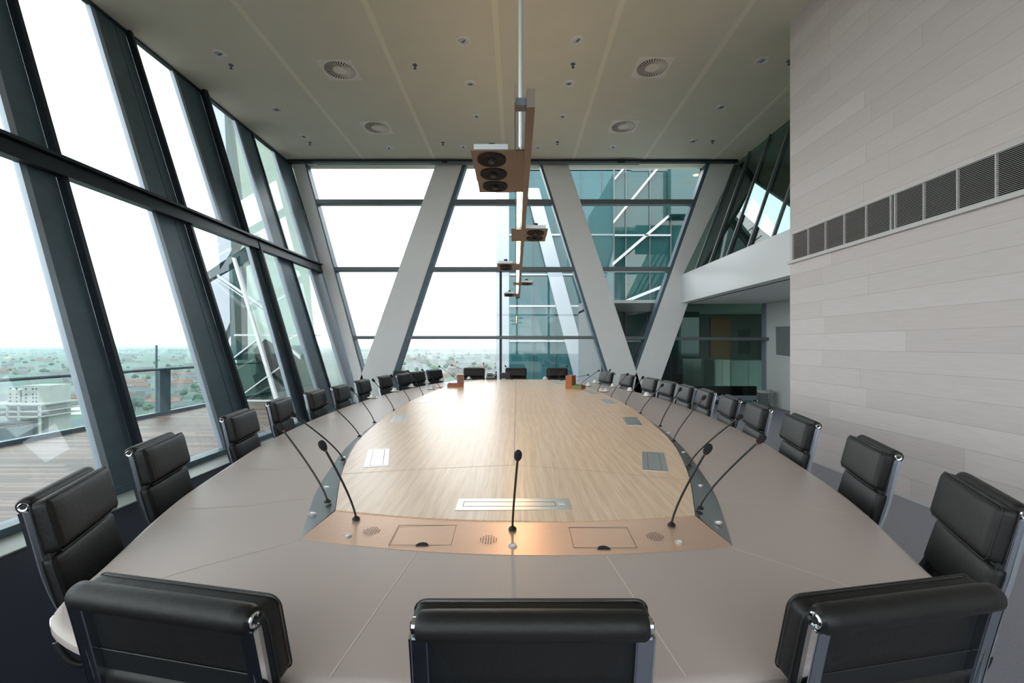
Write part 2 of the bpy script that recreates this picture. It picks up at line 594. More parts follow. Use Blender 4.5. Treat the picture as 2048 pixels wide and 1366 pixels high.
# sill and glass bays
o = struct('trim_%d' % tn, MB().b2((-4.26, YB, 0), (-4.08, 11.75, .085)), M['steel'], 'low grey steel sill along the foot of the leaning windows'); tn += 1
o['category'] = 'sill'
o = struct('trim_%d' % tn, MB().b2((-5.80, YB, ZC - .035), (-5.73, 11.75, ZC + .0)), M['steeldark'], 'thin dark edge where ceiling meets the leaning windows'); tn += 1
o['category'] = 'edge trim'
wn = 1
for k in range(5):
    x0 = -6.0 + k * 2.02; x1 = x0 + 2.02
    root = empty('window_%d' % wn, (x0, YB - .1, .7), 'window behind the viewer, number %d from the leaning side' % (k + 1), 'window', kind='structure'); wn += 1
    root['label'] = 'window bay behind the viewer, %s from the leaning window side' % ('first', 'second', 'third', 'fourth', 'fifth')[k]
    MB().b2((x0 + .06, YB - .11, .7), (x1 - .06, YB - .098, ZC - .3)).build('pane', M['glass'], root)
    MB().b2((x0 - .06, YB - .18, .7), (x0 + .06, YB - .02, ZC - .3)).build('frame', M['steel'], root)
    MB().b2((x0 + .06, YB - .16, 3.4), (x1 - .06, YB - .04, 3.5)).build('transom_bar', M['steel'], root)
edges = [(muls[i][1], muls[i + 1][0]) for i in range(len(muls) - 1)]
bays_up = [(None, 0), (0, 1), (1, 2), (2, 3), (3, 4), (4, 6), (6, 7)]
bays_lo = [(None, 0), (0, 1), (1, 2), (2, 3), (3, 5), (5, 6), (6, 7)]
def baypts(bay, z0, z1):
    a, b = bay
    if a is None:
        l0 = Vector((FX(z0), YB, z0)); l1 = Vector((FX(z1), YB, z1))
    else:
        l0 = extend(*muls[a][1], z0); l1 = extend(*muls[a][1], z1)
    r0 = extend(*muls[b][0], z0); r1 = extend(*muls[b][0], z1)
    return [l0, r0, r1, l1]
for k in range(7):
    up, lo = baypts(bays_up[k], TZ, ZC), baypts(bays_lo[k], .08, TZ)
    root = empty('window_%d' % wn, (lo[0] + lo[1]) / 2, 'leaning window bay with upper and lower pane, %s from the near end' % ('first', 'second', 'third', 'fourth', 'fifth', 'sixth', 'seventh')[k], 'window', kind='structure')
    wn += 1
    MB().prism([p - NRM * .03 for p in lo], -NRM * .012).build('pane', M['glass'], root)
    MB().prism([p - NRM * .03 for p in up], -NRM * .012).build('pane', M['glass'], root)
o = struct('trim_%d' % tn, MB().b2((-4.08, YB, 0), (-3.75, 11.55, .012)), M['grille'], 'grey slatted floor grille running along the windows'); tn += 1
o['category'] = 'floor grille'

# ------------------------------------------------------------------ far wall: columns, bars, glass
YC = 11.6
def pxpoly(pts, y): return [pz(u, v, y) for u, v in pts]
def column(label, pts, reveal):
    root = empty('column', pz(sum(p[0] for p in pts[2:]) / 2, 812, YC), label, 'column', group='white slanted columns of the end window wall')
    MB().prism(pxpoly(pts, YC), (0, .25, 0)).build('shaft', M['white'], root, bevel=.01)
    if reveal:
        MB().prism(pxpoly(reveal, YC + .02), (0, .26, 0)).build('edge_channel', M['steel'], root)
column('narrow white slanted column in the far corner beside the leaning windows', [(582, 324), (608, 324), (742, 812), (722, 812)], [(608, 324), (611, 324), (745, 812), (742, 812)])
column('white slanted column left of the lamp, its head leaning right', [(873, 324), (926, 324), (765, 812), (700, 812)], [(926, 324), (934, 324), (774, 812), (765, 812)])
column('white slanted column right of the lamp, its head leaning left', [(1083, 324), (1135, 324), (1296, 812), (1238, 812)], [(1078, 324), (1083, 324), (1238, 812), (1232, 812)])
column('white slanted column beside the mezzanine, its head leaning right', [(1422, 324), (1476, 324), (1304, 812), (1248, 812)], [(1414, 324), (1422, 324), (1262, 780), (1254, 780)])
# window bays of the far wall (boundaries run behind the columns)
bays = [([(586, 322), (900, 322), (738, 815), (728, 815)], 'window bay between the corner column and the second white column', [(403, 620, 852), (538, 664, 806), (675, 703, 754)]),
        ([(900, 322), (1110, 322), (1266, 815), (738, 815)], 'window bay behind the pendant lamp, between two white columns', [(403, 902, 1112), (538, 853, 1150), (675, 806, 1196)]),
        ([(1110, 322), (1448, 322), (1276, 815), (1266, 815)], 'window bay showing the glass wing, between the two right columns', [(403, 1158, 1396), (538, 1204, 1348), (676, 1250, 1302)])]
for pts, lab, bars in bays:
    root = empty('window_%d' % wn, pz(sum(p[0] for p in pts[2:]) / 2, 812, YG), lab, 'window', kind='structure'); wn += 1
    MB().prism(pxpoly(pts, YG), (0, .012, 0)).build('pane', M['glassfar'], root)
    for i, (v, a, b) in enumerate(bars):
        h = (4.8, 4.4, 3.2)[i]
        MB().prism(pxpoly([(a, v - h), (b, v - h), (b, v + h), (a, v + h)], 11.63), (0, .2, 0)).build('transom_bar', M['bar'], root, bevel=.012)
    if 'pendant' in lab:
        MB().prism(pxpoly([(999, 541), (1003.5, 541), (1003.5, 800), (999, 800)], 11.7), (0, .12, 0)).build('mullion', M['steeldark'], root)
# lower right bay under the mezzanine
root = empty('window_%d' % wn, pz(1440, 812, YG), 'dark green glazed screen under the mezzanine, an office behind it', 'window', kind='structure'); wn += 1
MB().prism(pxpoly([(1276, 815), (1300, 760), (1352, 598), (1545, 598), (1545, 815)], YG), (0, .012, 0)).build('pane', M['glassdark'], root)
MB().prism(pxpoly([(1352, 674), (1545, 675), (1545, 681), (1350, 680)], 11.6), (0, .2, 0)).build('transom_bar', M['bar'], root)
MB().prism(pxpoly([(1531, 598), (1539, 598), (1539, 815), (1531, 815)], 11.7), (0, .19, 0)).build('frame', M['alu'], root)
MB().prism(pxpoly([(1539, 598), (1546, 598), (1546, 815), (1539, 815)], 11.7), (0, .19, 0)).build('frame', M['steel'], root)
MB().prism(pxpoly([(1540, 792), (1350, 792), (1350, 800), (1540, 800)], 11.8), (0, .1, 0)).build('sill', M['alu'], root)
# blind rail under the ceiling
root = empty('curtain_rail', (0, 11.4, ZC), 'long dark blind rail under the ceiling at the far windows', 'rail')
MB().b2((-5.72, 11.36, ZC - .06), (5.55, 11.5, ZC)).build('rail', M['steeldark'], root)
MB().b2((-5.0, 11.33, ZC - .105), (3.1, 11.47, ZC - .06)).build('roller_tube', M['bar'], root)
MB().b2((-1.85, 11.30, ZC - .11), (-1.7, 11.34, ZC - .05)).build('bracket', M['steeldark'], root)
MB().b2((2.52, 11.30, ZC - .11), (2.7, 11.34, ZC - .05)).build('bracket', M['steeldark'], root)

# ------------------------------------------------------------------ mezzanine on the right
ZS, ZF = EYE + 1.09, EYE + 1.78
def mz(u, v):
    dx, dz = (u - CX) / F, (CY - v) / F
    y = (4.2 + .4825 * (EYE - ZF)) / (dx - .4825 * dz)
    return Vector((dx * y, y, EYE + dz * y))
o = struct('trim_%d' % tn, MB().prism([(4.2, WY - .3, ZS), (4.2, 11.6, ZS), (4.2, 11.6, ZF), (4.2, WY - .3, ZF)], (.16, 0, 0)), M['fascia'], 'broad white glossy fascia of the mezzanine edge'); tn += 1
o['category'] = 'fascia'
o = struct('trim_%d' % tn, MB().b2((4.2, WY - .3, ZS - .02), (6.5, 11.86, ZS)), M['whitewall'], 'white soffit under the mezzanine'); tn += 1
o['category'] = 'soffit'
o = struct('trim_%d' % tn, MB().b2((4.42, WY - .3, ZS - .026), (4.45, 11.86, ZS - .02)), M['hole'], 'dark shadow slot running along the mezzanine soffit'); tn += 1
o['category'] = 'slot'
root = empty('window_%d' % wn, (4.3, 9, ZF), 'leaning glazed screen of the mezzanine below the ceiling', 'window', kind='structure'); wn += 1
MN = Vector((1, 0, -.4825)).normalized()
def zx(z): return 4.22 + .4825 * (z - ZF)
MB().prism([(zx(ZF) + .03, WY - .4, ZF), (zx(ZF) + .03, 11.6, ZF), (zx(ZC) + .03, 11.6, ZC), (zx(ZC) + .03, WY - .4, ZC)], MN * .012).build('pane', M['glassdark'], root)
for a, b in (((1470, 323), (1395, 525)), ((1498, 301), (1421, 517)), ((1538, 271), (1456.5, 499)), ((1581.7, 242), (1500, 478)), ((1581.7, 364), (1549, 458))):
    p, q = mz(*a), mz(*b)
    p = extend(p, q, ZC); q = extend(p, q, ZF)
    dy = Vector((0, .05, 0))
    MB().prism([q - dy / 2, q + dy / 2, p + dy / 2, p - dy / 2], MN * -.05 * -1).build('mullion', M['bar'], root)
facemz = [(1385, 322), (1800, 322), (1800, 520), (1700, 480), (1510, 361), (1480, 422), (1531, 466), (1640, 540), (1800, 600), (1800, 640), (1385, 640)]
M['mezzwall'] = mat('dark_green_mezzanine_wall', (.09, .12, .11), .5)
MB_ = MB().prism(pxpoly([(1400, 322), (1800, 322), (1800, 500), (1640, 450), (1510, 361), (1480, 422), (1400, 422)], 11.95), (0, .1, 0))
MB_.prism(pxpoly([(1380, 422), (1480, 422), (1531, 466), (1640, 540), (1800, 560), (1800, 600), (1360, 600)], 11.95), (0, .1, 0))
struct('wall_far', MB_, M['mezzwall'], 'dark end wall of the mezzanine with an angled opening to the sky')
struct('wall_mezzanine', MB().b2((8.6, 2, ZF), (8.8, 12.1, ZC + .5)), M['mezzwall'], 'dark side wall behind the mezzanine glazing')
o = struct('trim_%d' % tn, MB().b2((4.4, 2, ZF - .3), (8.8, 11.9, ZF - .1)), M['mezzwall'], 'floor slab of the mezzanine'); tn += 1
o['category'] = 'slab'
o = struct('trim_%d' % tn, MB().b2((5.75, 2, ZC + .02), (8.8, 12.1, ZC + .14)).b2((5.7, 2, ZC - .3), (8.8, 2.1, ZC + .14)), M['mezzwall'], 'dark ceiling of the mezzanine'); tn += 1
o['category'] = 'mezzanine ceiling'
struct('wall_side', MB().b2((6.45, WY, 0), (6.6, 11.9, ZS - .02)), M['whitewall'], 'white side wall under the mezzanine')
o = struct('wall_nook', MB().b2((WX + .2, WY - .25, 0), (6.6, WY, ZS)), M['whitewall'], 'wall closing the nook behind the plank wall')
pic = MB().prism([(6.43, 10.62, EYE - .27), (6.43, 11.25, EYE - .24), (6.43, 11.27, EYE + .45), (6.43, 10.6, EYE + .44)], (.02, 0, 0)).build('wall_panel', mat('grey_felt', (.22, .25, .25), .95, var=.25, scale=60), bevel=.004)
tag(pic, 'grey rough felt panel hanging on the white side wall', 'wall panel')

# office behind the green screen
OY = 12.02
struct('wall_office', MB().b2((2.4, 16.3, 0), (9.0, 16.5, 3)), mat('dark_office_wall', (.16, .17, .16), .7), 'back wall of the dim office behind the screen')
struct('wall_partition', MB().b2((2.25, OY, 0), (2.4, 16.4, 3)).b2((8.9, OY, 0), (9.05, 16.4, 3)), mat('office_partition', (.13, .15, .15), .7), 'side walls of the dim office')
o = struct('trim_%d' % tn, MB().b2((2.25, OY, 2.66), (9.05, 16.4, 2.74)), M['whitewall'], 'ceiling of the dim office'); tn += 1
o['category'] = 'office ceiling'
dr = MB().b2((6.95, 16.24, 0), (7.65, 16.3, 2.5)).build('door_1', mat('orange_brown_door', (.42, .16, .05), .5)); tag(dr, 'orange brown door at the back of the dim office', 'door', kind='structure')
def office_box(name, lo, hi, m, label, cat):
    root = empty(name, ((lo[0] + hi[0]) / 2, (lo[1] + hi[1]) / 2, lo[2]), label, cat)
    MB().b2(lo, (hi[0], hi[1], hi[2] - .03)).build('carcass', m, root)
    MB().b2((lo[0] - .02, lo[1] - .02, hi[2] - .03), (hi[0] + .02, hi[1] + .02, hi[2])).build('top', m, root)
    MB().b2((lo[0] + .03, lo[1] - .015, lo[2] + .05), ((lo[0] + hi[0]) / 2 - .005, lo[1], hi[2] - .05)).build('door_panel', m, root)
    MB().b2(((lo[0] + hi[0]) / 2 + .005, lo[1] - .015, lo[2] + .05), (hi[0] - .03, lo[1], hi[2] - .05)).build('door_panel', m, root)
M['offwhite'] = mat('white_office_laminate', (.8, .8, .76), .5)
office_box('cabinet', (5.75, 13.2, .0), (6.2, 13.9, 1.12), M['offwhite'], 'white cabinet in the office behind the green glass', 'cabinet')
office_box('sideboard', (6.26, 13.3, .0), (7.3, 13.9, 1.1), mat('teal_grey_board', (.3, .38, .36), .5), 'pale grey sideboard right of the white office cabinet', 'sideboard')
office_box('low_cabinet', (5.35, 14.6, .0), (5.95, 15.1, 1.1), M['offwhite'], 'white cabinet at the left of the dim office, by the dark screen', 'cabinet')
mon = empty('monitor', (4.5, 12.6, 0), 'black monitor standing low behind the green glass screen', 'monitor')
MB().b2((4.38, 12.55, .28), (4.60, 12.6, .75)).build('screen', M['plastic'], mon)
MB().b2((4.46, 12.57, 0.0), (4.52, 12.6, .28)).build('stand', M['plastic'], mon)
rad = empty('radiator', (5.2, 11.99, .2), 'long black radiator low behind the green glass screen', 'radiator')
MB().b2((4.1, 12.0, .22), (6.35, 12.1, .46)).build('body', M['plastic'], rad)
MB().b2((4.1, 12.0, 0), (4.16, 12.08, .22)).build('foot', M['plastic'], rad)
MB().b2((6.29, 12.0, 0), (6.35, 12.08, .22)).build('foot', M['plastic'], rad)

# waste basket
wb = empty('waste_basket', (6.12, 11.2, 0), 'clear waste basket with a crumpled bag beside the white wall', 'waste basket')
m_ = glass('clear_plastic_film', (.75, .78, .78), .18, .6, 3)
MB().lathe([(.13, .0), (.135, .01), (.17, .38), (.165, .38), (.128, .015)], 20, Matrix.Translation((6.12, 11.2, 0))).build('bin', m_, wb, smooth=True)
bm_ = MB()
prof = []
for i in range(14):
    a = i / 13
    prof.append((.12 + .05 * a + random.uniform(-.012, .012), .02 + .42 * a))
bm_.lathe(prof, 13, Matrix.Translation((6.12, 11.2, 0)))
bm_.build('bag', mat('white_bin_bag', (.55, .56, .56), .35), wb)

# ------------------------------------------------------------------ ceiling fittings
def cpt(u, v):
    y = F * 4.64 / (CY - v)
    return Vector(((u - CX) * y / F, y, ZC))
dl = empty('downlight', (0, 0, 0), '', 'downlight', 'recessed ceiling downlights')
T = Matrix.Identity(4)
MB().lathe([(.105, .0), (.105, -.006), (.088, -.012), (.078, -.004), (.078, .0)], 28).build('trim_ring', M['porcelain'], dl, smooth=True)
MB().lathe([(.076, -.001), (.05, -.003), (.0, -.004)], 24).build('reflector', M['bulb'], dl, smooth=True)
MB().tube([(-.03, 0, -.005), (-.015, .01, -.012), (.015, -.01, -.012), (.03, 0, -.005)], .012, 6).build('lamp', M['bar'], dl, smooth=True)
ords = ('nearest', 'second', 'third', 'farthest')
dls = [((440, 108), 'round downlight in the ceiling on the window side, nearest the viewer'), ((553, 219), 'round downlight in the ceiling on the window side, second of three'),
       ((608, 273), 'round downlight in the ceiling on the window side, closest to the far corner'), ((778, 296), 'round downlight near the far rail, left of the vent on that side'),
       ((927, 82), 'large looking downlight just left of the lamp pole, nearest the viewer'), ((941, 168), 'second downlight in the row left of the pendant lamp'),
       ((953, 233), 'third downlight in the row left of the pendant lamp'), ((927, 294), 'faint downlight behind the first lamp heads, at the far rail'),
       ((1156, 80), 'downlight right of the lamp pole, nearest the viewer'), ((1138, 167), 'second downlight in the row right of the pendant lamp'),
       ((1125, 233), 'third downlight in the row right of the pendant lamp'), ((1076, 295), 'far downlight just right of the pendant lamp near the rail'),
       ((1524, 121), 'downlight close to the top of the plank wall'), ((1443, 214), 'downlight above the mezzanine glazing, second from the viewer'),
       ((1387, 282), 'downlight above the mezzanine column, nearest the far rail'), ((1226, 294), 'downlight near the far rail, in front of the far right vent')]
for i, (p, lab) in enumerate(dls):
    o = dl if i == 0 else copy_tree(dl)
    o.location = cpt(*p); o['label'] = lab
    o.rotation_euler.z = i * .7
sp = empty('sprinkler', (0, 0, 0), '', 'sprinkler', 'ceiling sprinklers')
MB().lathe([(.04, 0), (.04, -.006), (.015, -.01), (.012, -.03), (.0, -.03)], 16).build('flange', M['bar'], sp, smooth=True)
MB().lathe([(.006, -.03), (.006, -.055), (.024, -.056), (.024, -.06), (.0, -.06)], 14).build('deflector', M['steeldark'], sp, smooth=True)
for i, (p, lab) in enumerate([((462, 130), 'small sprinkler beside the nearest window side downlight'), ((830, 130), 'small sprinkler right of the near left vent'),
        ((620, 285), 'small sprinkler beside the far window side downlight'), ((886, 285), 'small sprinkler far left of the first lamp heads'),
        ((1146, 128), 'small sprinkler right of the pendant lamp, near row'), ((1115, 284), 'small sprinkler right of the pendant lamp, far row'),
        ((1578, 122), 'small sprinkler against the plank wall edge'), ((1425, 282), 'small sprinkler beside the downlight over the mezzanine column')]):
    o = sp if i == 0 else copy_tree(sp)
    o.location = cpt(*p); o['label'] = lab
df = empty('ceiling_vent', (0, 0, 0), '', 'ceiling vent', 'square swirl vents in the ceiling')
S_ = .29
MB().b2((-S_, -S_, -.008), (S_, S_, 0)).build('plate', M['vent'], df)
mb = MB(); ms = MB()
for k in range(34):
    a = 2 * PI * k / 34
    Mk = Matrix.Rotation(a, 4, 'Z')
    ms.add([(.115, -.004, -.0085), (.25, -.0105, -.0085), (.25, .0105, -.0085), (.115, .004, -.0085)], [(0, 1, 2, 3)], Mk)
    mb.add([(.115, -.007, -.009), (.25, -.017, -.009), (.25, -.012, -.016), (.115, -.005, -.016)], [(0, 1, 2, 3)], Mk)
ms.build('slots', M['hole'], df)
mb.build('swirl_blades', M['vent'], df)
MB().lathe([(.1, -.008), (.1, -.012), (.0, -.013)], 28).build('hub', M['vent'], df)
for i, (p, lab) in enumerate([((680, 140), 'square swirl vent in the ceiling, near left of four'), ((754, 255), 'square swirl vent in the ceiling, far left of four'),
        ((1304, 135), 'square swirl vent in the ceiling, near right of four'), ((1247, 253), 'square swirl vent in the ceiling, far right of four')]):
    o = df if i == 0 else copy_tree(df)
    o.location = cpt(*p); o['label'] = lab
    o.rotation_euler.z = (.4, 1.1, .2, .9)[i] * 0

# ------------------------------------------------------------------ pendant lamp
LZ0, LZ1, LY0, LY1 = EYE + .95, EYE + 1.025, 1.82, 9.3
pd = empty('pendant_lamp', (.03, 5.5, LZ0), 'long slim pendant lamp with glowing tubes hanging above the table', 'pendant lamp')
MB().b2((-.006, LY0 - .04, LZ0), (-.001, LY1, LZ1)).build('side_profile', M['channel'], pd)
MB().b2((.042, LY0, LZ0), (.047, LY1, LZ1)).b2((.047, LY0, LZ0), (.076, LY1, LZ0 + .005)).b2((.047, LY0, LZ1 - .005), (.076, LY1, LZ1)).build('side_profile', M['channel'], pd)
MB().b2((.0465, LY0 - .002, LZ0), (.076, LY0, LZ1)).build('end_cap', M['channel'], pd)
MB().b2((-.001, LY0 + .02, LZ0 + .02), (.042, LY0 + .07, LZ0 + .05)).build('crossbar', M['bar'], pd)
MB().b2((-.001, LY1 - .03, LZ0), (.042, LY1, LZ1)).build('end_cap', M['channel'], pd)
heads = [(2.25, 3, -1), (3.78, 2, 1), (5.40, 2, -1), (7.03, 1, 1), (8.53, 2, -1)]
segs = []
prev = None
for (y, n, s) in heads:
    yend = y + n * .195
    if prev: segs.append((prev, y))
    prev = yend
for (a, b) in segs:
    k = max(1, round((b - a) / .75))
    for i in range(k):
        y0 = a + .02 + (b - a - .04) * i / k; y1 = a + .02 + (b - a - .04) * (i + 1) / k - .02
        MB().tube([(.0205, y0, LZ0 + .03), (.0205, y1, LZ0 + .03)], .014, 10).build('fluorescent_tube', M['tubeglow'], pd, smooth=True)
def lamp_head(y, s, tilt):
    x0 = -.125 if s < 0 else .165
    Mt = Matrix.Translation((x0, y + .0925, LZ0 + .008)) @ Matrix.Rotation(R(tilt), 4, 'X')
    hd = MB().box((0, 0, 0), (.2, .178, .008), Mt).b2((.1 if s < 0 else -.205, -.089, -.003), (.17 if s < 0 else -.1, .089, .003), Mt).build('lamp_head', M['channel'], pd)
    MB().b2((-.085, -.08, .005), (.085, .08, .036), Mt).build('housing', M['aluL'], hd)
    MB().lathe([(.074, -.0045), (.074, -.009), (.066, -.01), (.05, -.0075), (.02, -.006), (.0, -.006)], 28, Mt).build('reflector', M['hole'], hd, smooth=True)
    MB().lathe([(.018, -.0065), (.016, -.02), (.0, -.024)], 14, Mt).build('bulb', M['plastic'], hd, smooth=True)
    MB().lathe([(.022, .036), (.022, .075), (.0, .076)], 16, Mt).build('cooling_cap', M['plastic'], hd, smooth=True)
for (y, n, s) in heads:
    for i in range(n):
        lamp_head(y + i * .195, s, -5)
for y in (2.35, 8.9):
    MB().tube([(.024, y, LZ1 - .03), (.024, y, ZC)], .0115, 12).build('hanging_rod', M['aluL'], pd, smooth=True)
    MB().lathe([(.05, ZC), (.05, ZC - .01), (.0, ZC - .012)], 20, Matrix.Translation((.024, y, 0))).build('ceiling_rose', M['aluL'], pd, smooth=True)
MB().tube([(.02, LY1, LZ0), (.02, LY1 + .02, LZ0 - .25), (.022, LY1 + .02, LZ0 - .55)], .002, 5).build('pull_cord', M['plastic'], pd)

# ------------------------------------------------------------------ conference table
TT = .75
tb = empty('conference_table', (0, 5.8, 0), 'long boat shaped conference table, taupe top around a raised pale oak centre', 'table')
def skew(x, y):
    return y - .045 * x * max(0, min(1, (4.5 - y) / 3))
def smooth_poly(pts, n=6):
    out = []
    m = len(pts)
    for i in range(m):
        p0, p1, p2, p3 = (Vector(pts[(i + k - 1) % m]) for k in range(4))
        for j in range(n):
            t = j / n
            out.append(.5 * ((2 * p1) + (p2 - p0) * t + (2 * p0 - 5 * p1 + 4 * p2 - p3) * t * t + (3 * p1 - p0 - 3 * p2 + p3) * t ** 3))
    return out
half = [(.3, -4.733), (.6, -4.71), (.85, -4.675), (1.05, -4.63), (1.22, -4.565), (1.345, -4.485), (1.42, -4.37), (1.465, -4.22), (1.54, -4.02), (1.64, -3.76), (1.77, -3.36), (1.9, -2.8), (2.03, -2.2), (2.11, -1.65), (2.17, -1.0), (2.2, -.35)]
ring = [(0, -4.74)] + half + [(x, -y) for x, y in reversed(half)] + [(0, 4.74)] + [(-x, -y) for x, y in half] + [(-x, y) for x, y in reversed(half)]
outer = [Vector((p.x - .01, p.y + 5.81, 0)) for p in smooth_poly([(x, y, 0) for x, y in ring], 4)]
cen = Vector((0, 5.81, 0))
def inset(poly, d):
    n = len(poly); res = []
    for i in range(n):
        t = (poly[(i + 1) % n] - poly[i - 1]).normalized()
        res.append(poly[i] + Vector((-t.y, t.x, 0)) * d)
    return res
sgn = 1
mb = MB()
levels = [(.022, TT), (.008, TT - .003), (0, TT - .012), (0, TT - .03), (.01, TT - .042), (.03, TT - .046)]
rings = [[Vector((p.x, p.y, z)) for p in inset(outer, d)] for d, z in levels]
n = len(outer)
vs = [p for r_ in rings for p in r_]
fs = [list(range(n))]
for k in range(len(rings) - 1):
    for i in range(n):
        j = (i + 1) % n
        fs.append((k * n + i, k * n + j, (k + 1) * n + j, (k + 1) * n + i))
fs.append([(len(rings) - 1) * n + i for i in range(n)][::-1])
mb.add(vs, fs)
mb.build('tabletop', M['table'], tb, smooth=True)
# outlines of the wood panel and of the band around it
def side(data, y):
    for (a, wa), (b, wb_) in zip(data, data[1:]):
        if a <= y <= b:
            return wa + (wb_ - wa) * (y - a) / (b - a)
    return data[-1][1]
def catmull(data, steps=8):
    res = []
    m = len(data)
    for i in range(m - 1):
        p0 = data[max(i - 1, 0)]; p1 = data[i]; p2 = data[i + 1]; p3 = data[min(i + 2, m - 1)]
        for j in range(steps):
            t = j / steps
            res.append(tuple(.5 * (2 * b + (c - a) * t + (2 * a - 5 * b + 4 * c - d) * t * t + (3 * b - a - 3 * c + d) * t ** 3) for a, b, c, d in zip(p0, p1, p2, p3)))
    res.append(data[-1])
    return res
YM = 6.1
def resample(pts, k=61):
    y0, y1 = pts[0][0], pts[-1][0]
    return [(y0 + (y1 - y0) * i / (k - 1), side(pts, y0 + (y1 - y0) * i / (k - 1))) for i in range(k)]
wood_side = catmull([(2.10, .83), (2.8, 1.058), (3.6, 1.245), (4.43, 1.35), (5.25, 1.41), (6.1, 1.44), (6.95, 1.41), (7.77, 1.35), (8.6, 1.245), (9.4, 1.058), (10.1, .83)])
band_side = catmull([(1.845, .875), (2.40, 1.06), (2.87, 1.175), (3.64, 1.325), (4.45, 1.405), (5.25, 1.44), (6.1, 1.46), (6.95, 1.44), (7.75, 1.405), (8.56, 1.325), (9.33, 1.175), (9.8, 1.06), (10.355, .875)])
def sk(x, y, z): return Vector((x - .015, skew(x, y), z))
def arc(y0, w, sag, k=20):
    return [(-w + 2 * w * i / k, y0 - sag * (1 - (2 * i / k - 1) ** 2)) for i in range(k + 1)]
near_w = arc(2.10, .83, .105); near_b = arc(1.845, .875, .115)
far_w = [(x, 2 * YM - y) for x, y in near_w]; far_b = [(x, 2 * YM - y) for x, y in near_b]
ZW = TT + .03
poly = [sk(x, y, TT + .001) for x, y in near_w] + [sk(w_, y, TT + .001) for y, w_ in wood_side[1:-1]] + [sk(x, y, TT + .001) for x, y in reversed(far_w)] + [sk(-w_, y, TT + .001) for y, w_ in reversed(wood_side[1:-1])]
MB().prism(poly, (0, 0, .029)).build('oak_panel', M['oak'], tb)
def strip(name, A, B, m):
    mb = MB()
    k = len(A)
    top = [Vector(a) for a in A] + [Vector(b) for b in B]
    bot = [p - Vector((0, 0, .0)) for p in top]
    vs = top
    fs = [(i, i + 1, k + i + 1, k + i) for i in range(k - 1)]
    bz = [Vector((p.x, p.y, TT + .0006)) for p in top]
    vs = top + bz
    fs += [(2 * k + i, 3 * k + i, 3 * k + i + 1, 2 * k + i + 1) for i in range(k - 1)]
    fs += [(i, 2 * k + i, 2 * k + i + 1, i + 1) for i in range(k - 1)]
    fs += [(k + i, k + i + 1, 3 * k + i + 1, 3 * k + i) for i in range(k - 1)]
    fs += [(0, k, 3 * k, 2 * k), (k - 1, 3 * k - 1, 4 * k - 1, 2 * k - 1)]
    mb.add(vs, fs)
    return mb.build(name, m, tb)
g_ = .006
strip('metal_band', [sk(x, y, TT + .002) for x, y in near_b], [sk(x * .997, y - g_, TT + .026) for x, y in near_w], M['steel_warm_reflection'])
strip('metal_band', [sk(x, y, TT + .002) for x, y in far_b], [sk(x * .997, y + g_, TT + .026) for x, y in far_w], M['inox'])
for s in (1, -1):
    strip('metal_band', [sk(s * w_, y, TT + .002) for y, w_ in resample(band_side)], [sk(s * (w_ + g_ * .6), y, TT + .026) for y, w_ in resample(wood_side)], M['inox'])
# joints of the oak veneer
def line_strip(mb, pts, wd, z):
    for a, b in zip(pts, pts[1:]):
        a = Vector((a[0], a[1], z)); b = Vector((b[0], b[1], z))
        t = (b - a).normalized(); s = Vector((-t.y, t.x, 0)) * wd / 2
        mb.add([a - s, b - s, b + s, a + s], [(0, 1, 2, 3)])
def w2(u, v, d=.77):
    p = px(u, v, d); return (p.x, p.y)
mb = MB()
line_strip(mb, [w2(1028, 930), (0.0, 10.15)], .004, ZW + .0006)
line_strip(mb, [w2(684, 948), w2(850, 938), w2(1028, 930), w2(1200, 943), w2(1376, 960)], .003, ZW + .0006)
for y in (5.2, 7.65):
    wv_ = side(wood_side, y) - .01
    line_strip(mb, [(-wv_, y), (wv_ - .03, y)], .004, ZW + .0006)
mb.build('veneer_joint', M['joint'], tb)
mb = MB()
def t2(u, v): return w2(u, v, .8)
for pts in ([(832, 1106), (658, 1356)], [(1213, 1112), (1372, 1354)], [(597, 1081), (420, 1128), (122, 1215)], [(1465, 1096), (1664, 1160), (1840, 1230)],
            [(1440, 1000), (1585, 1012), (1738, 1032)], [(1398, 926), (1500, 931), (1608, 938)], [(622, 996), (480, 1012), (345, 1020)], [(672, 930), (560, 938), (455, 943)],
            [(1372, 880), (1440, 882), (1520, 885)], [(715, 880), (640, 884), (545, 884)]):
    mb = MB()
    line_strip(mb, [t2(*p) for p in pts], .004, TT + .0007)
    mb.build('stitched_seam', M['seam'], tb)
# flush metal plates in the oak
def plate(name, cx, cy, L, W, ang, m, flap=True):
    Mt = Matrix.Translation((cx, cy, ZW)) @ Matrix.Rotation(R(ang), 4, 'Z')
    o = MB().b2((-W / 2, -L / 2, 0), (W / 2, L / 2, .0025), Mt).build(name, m, tb)
    if flap:
        k = MB()
        a, b = W * .28, L * .46
        for lo, hi in (((-a, -b, .0025), (-a + .003, b, .003)), ((a - .003, -b, .0025), (a, b, .003)), ((-a, b - .004, .0025), (a, b, .003)), ((-a, -b, .0025), (a, -b + .004, .003))):
            k.b2(lo, hi, Mt)
        k.build('flap_outline', M['joint'], o)
    return o
for x, y, a in ((-.948, 3.12, 14.5), (.916, 3.02, -15), (-1.222, 4.79, 9), (1.17, 4.6, -8), (1.25, 6.2, 0), (-1.24, 6.35, 0), (1.22, 7.42, 7), (-1.2, 7.5, -7), (.84, 9.3, 14), (-.84, 9.3, -14)):
    plate('socket_plate', x, y, .5, .15, a, M['plate'])
tr = plate('cable_trough', -.012, 2.197, .155, .545, .7, M['plate'], False)
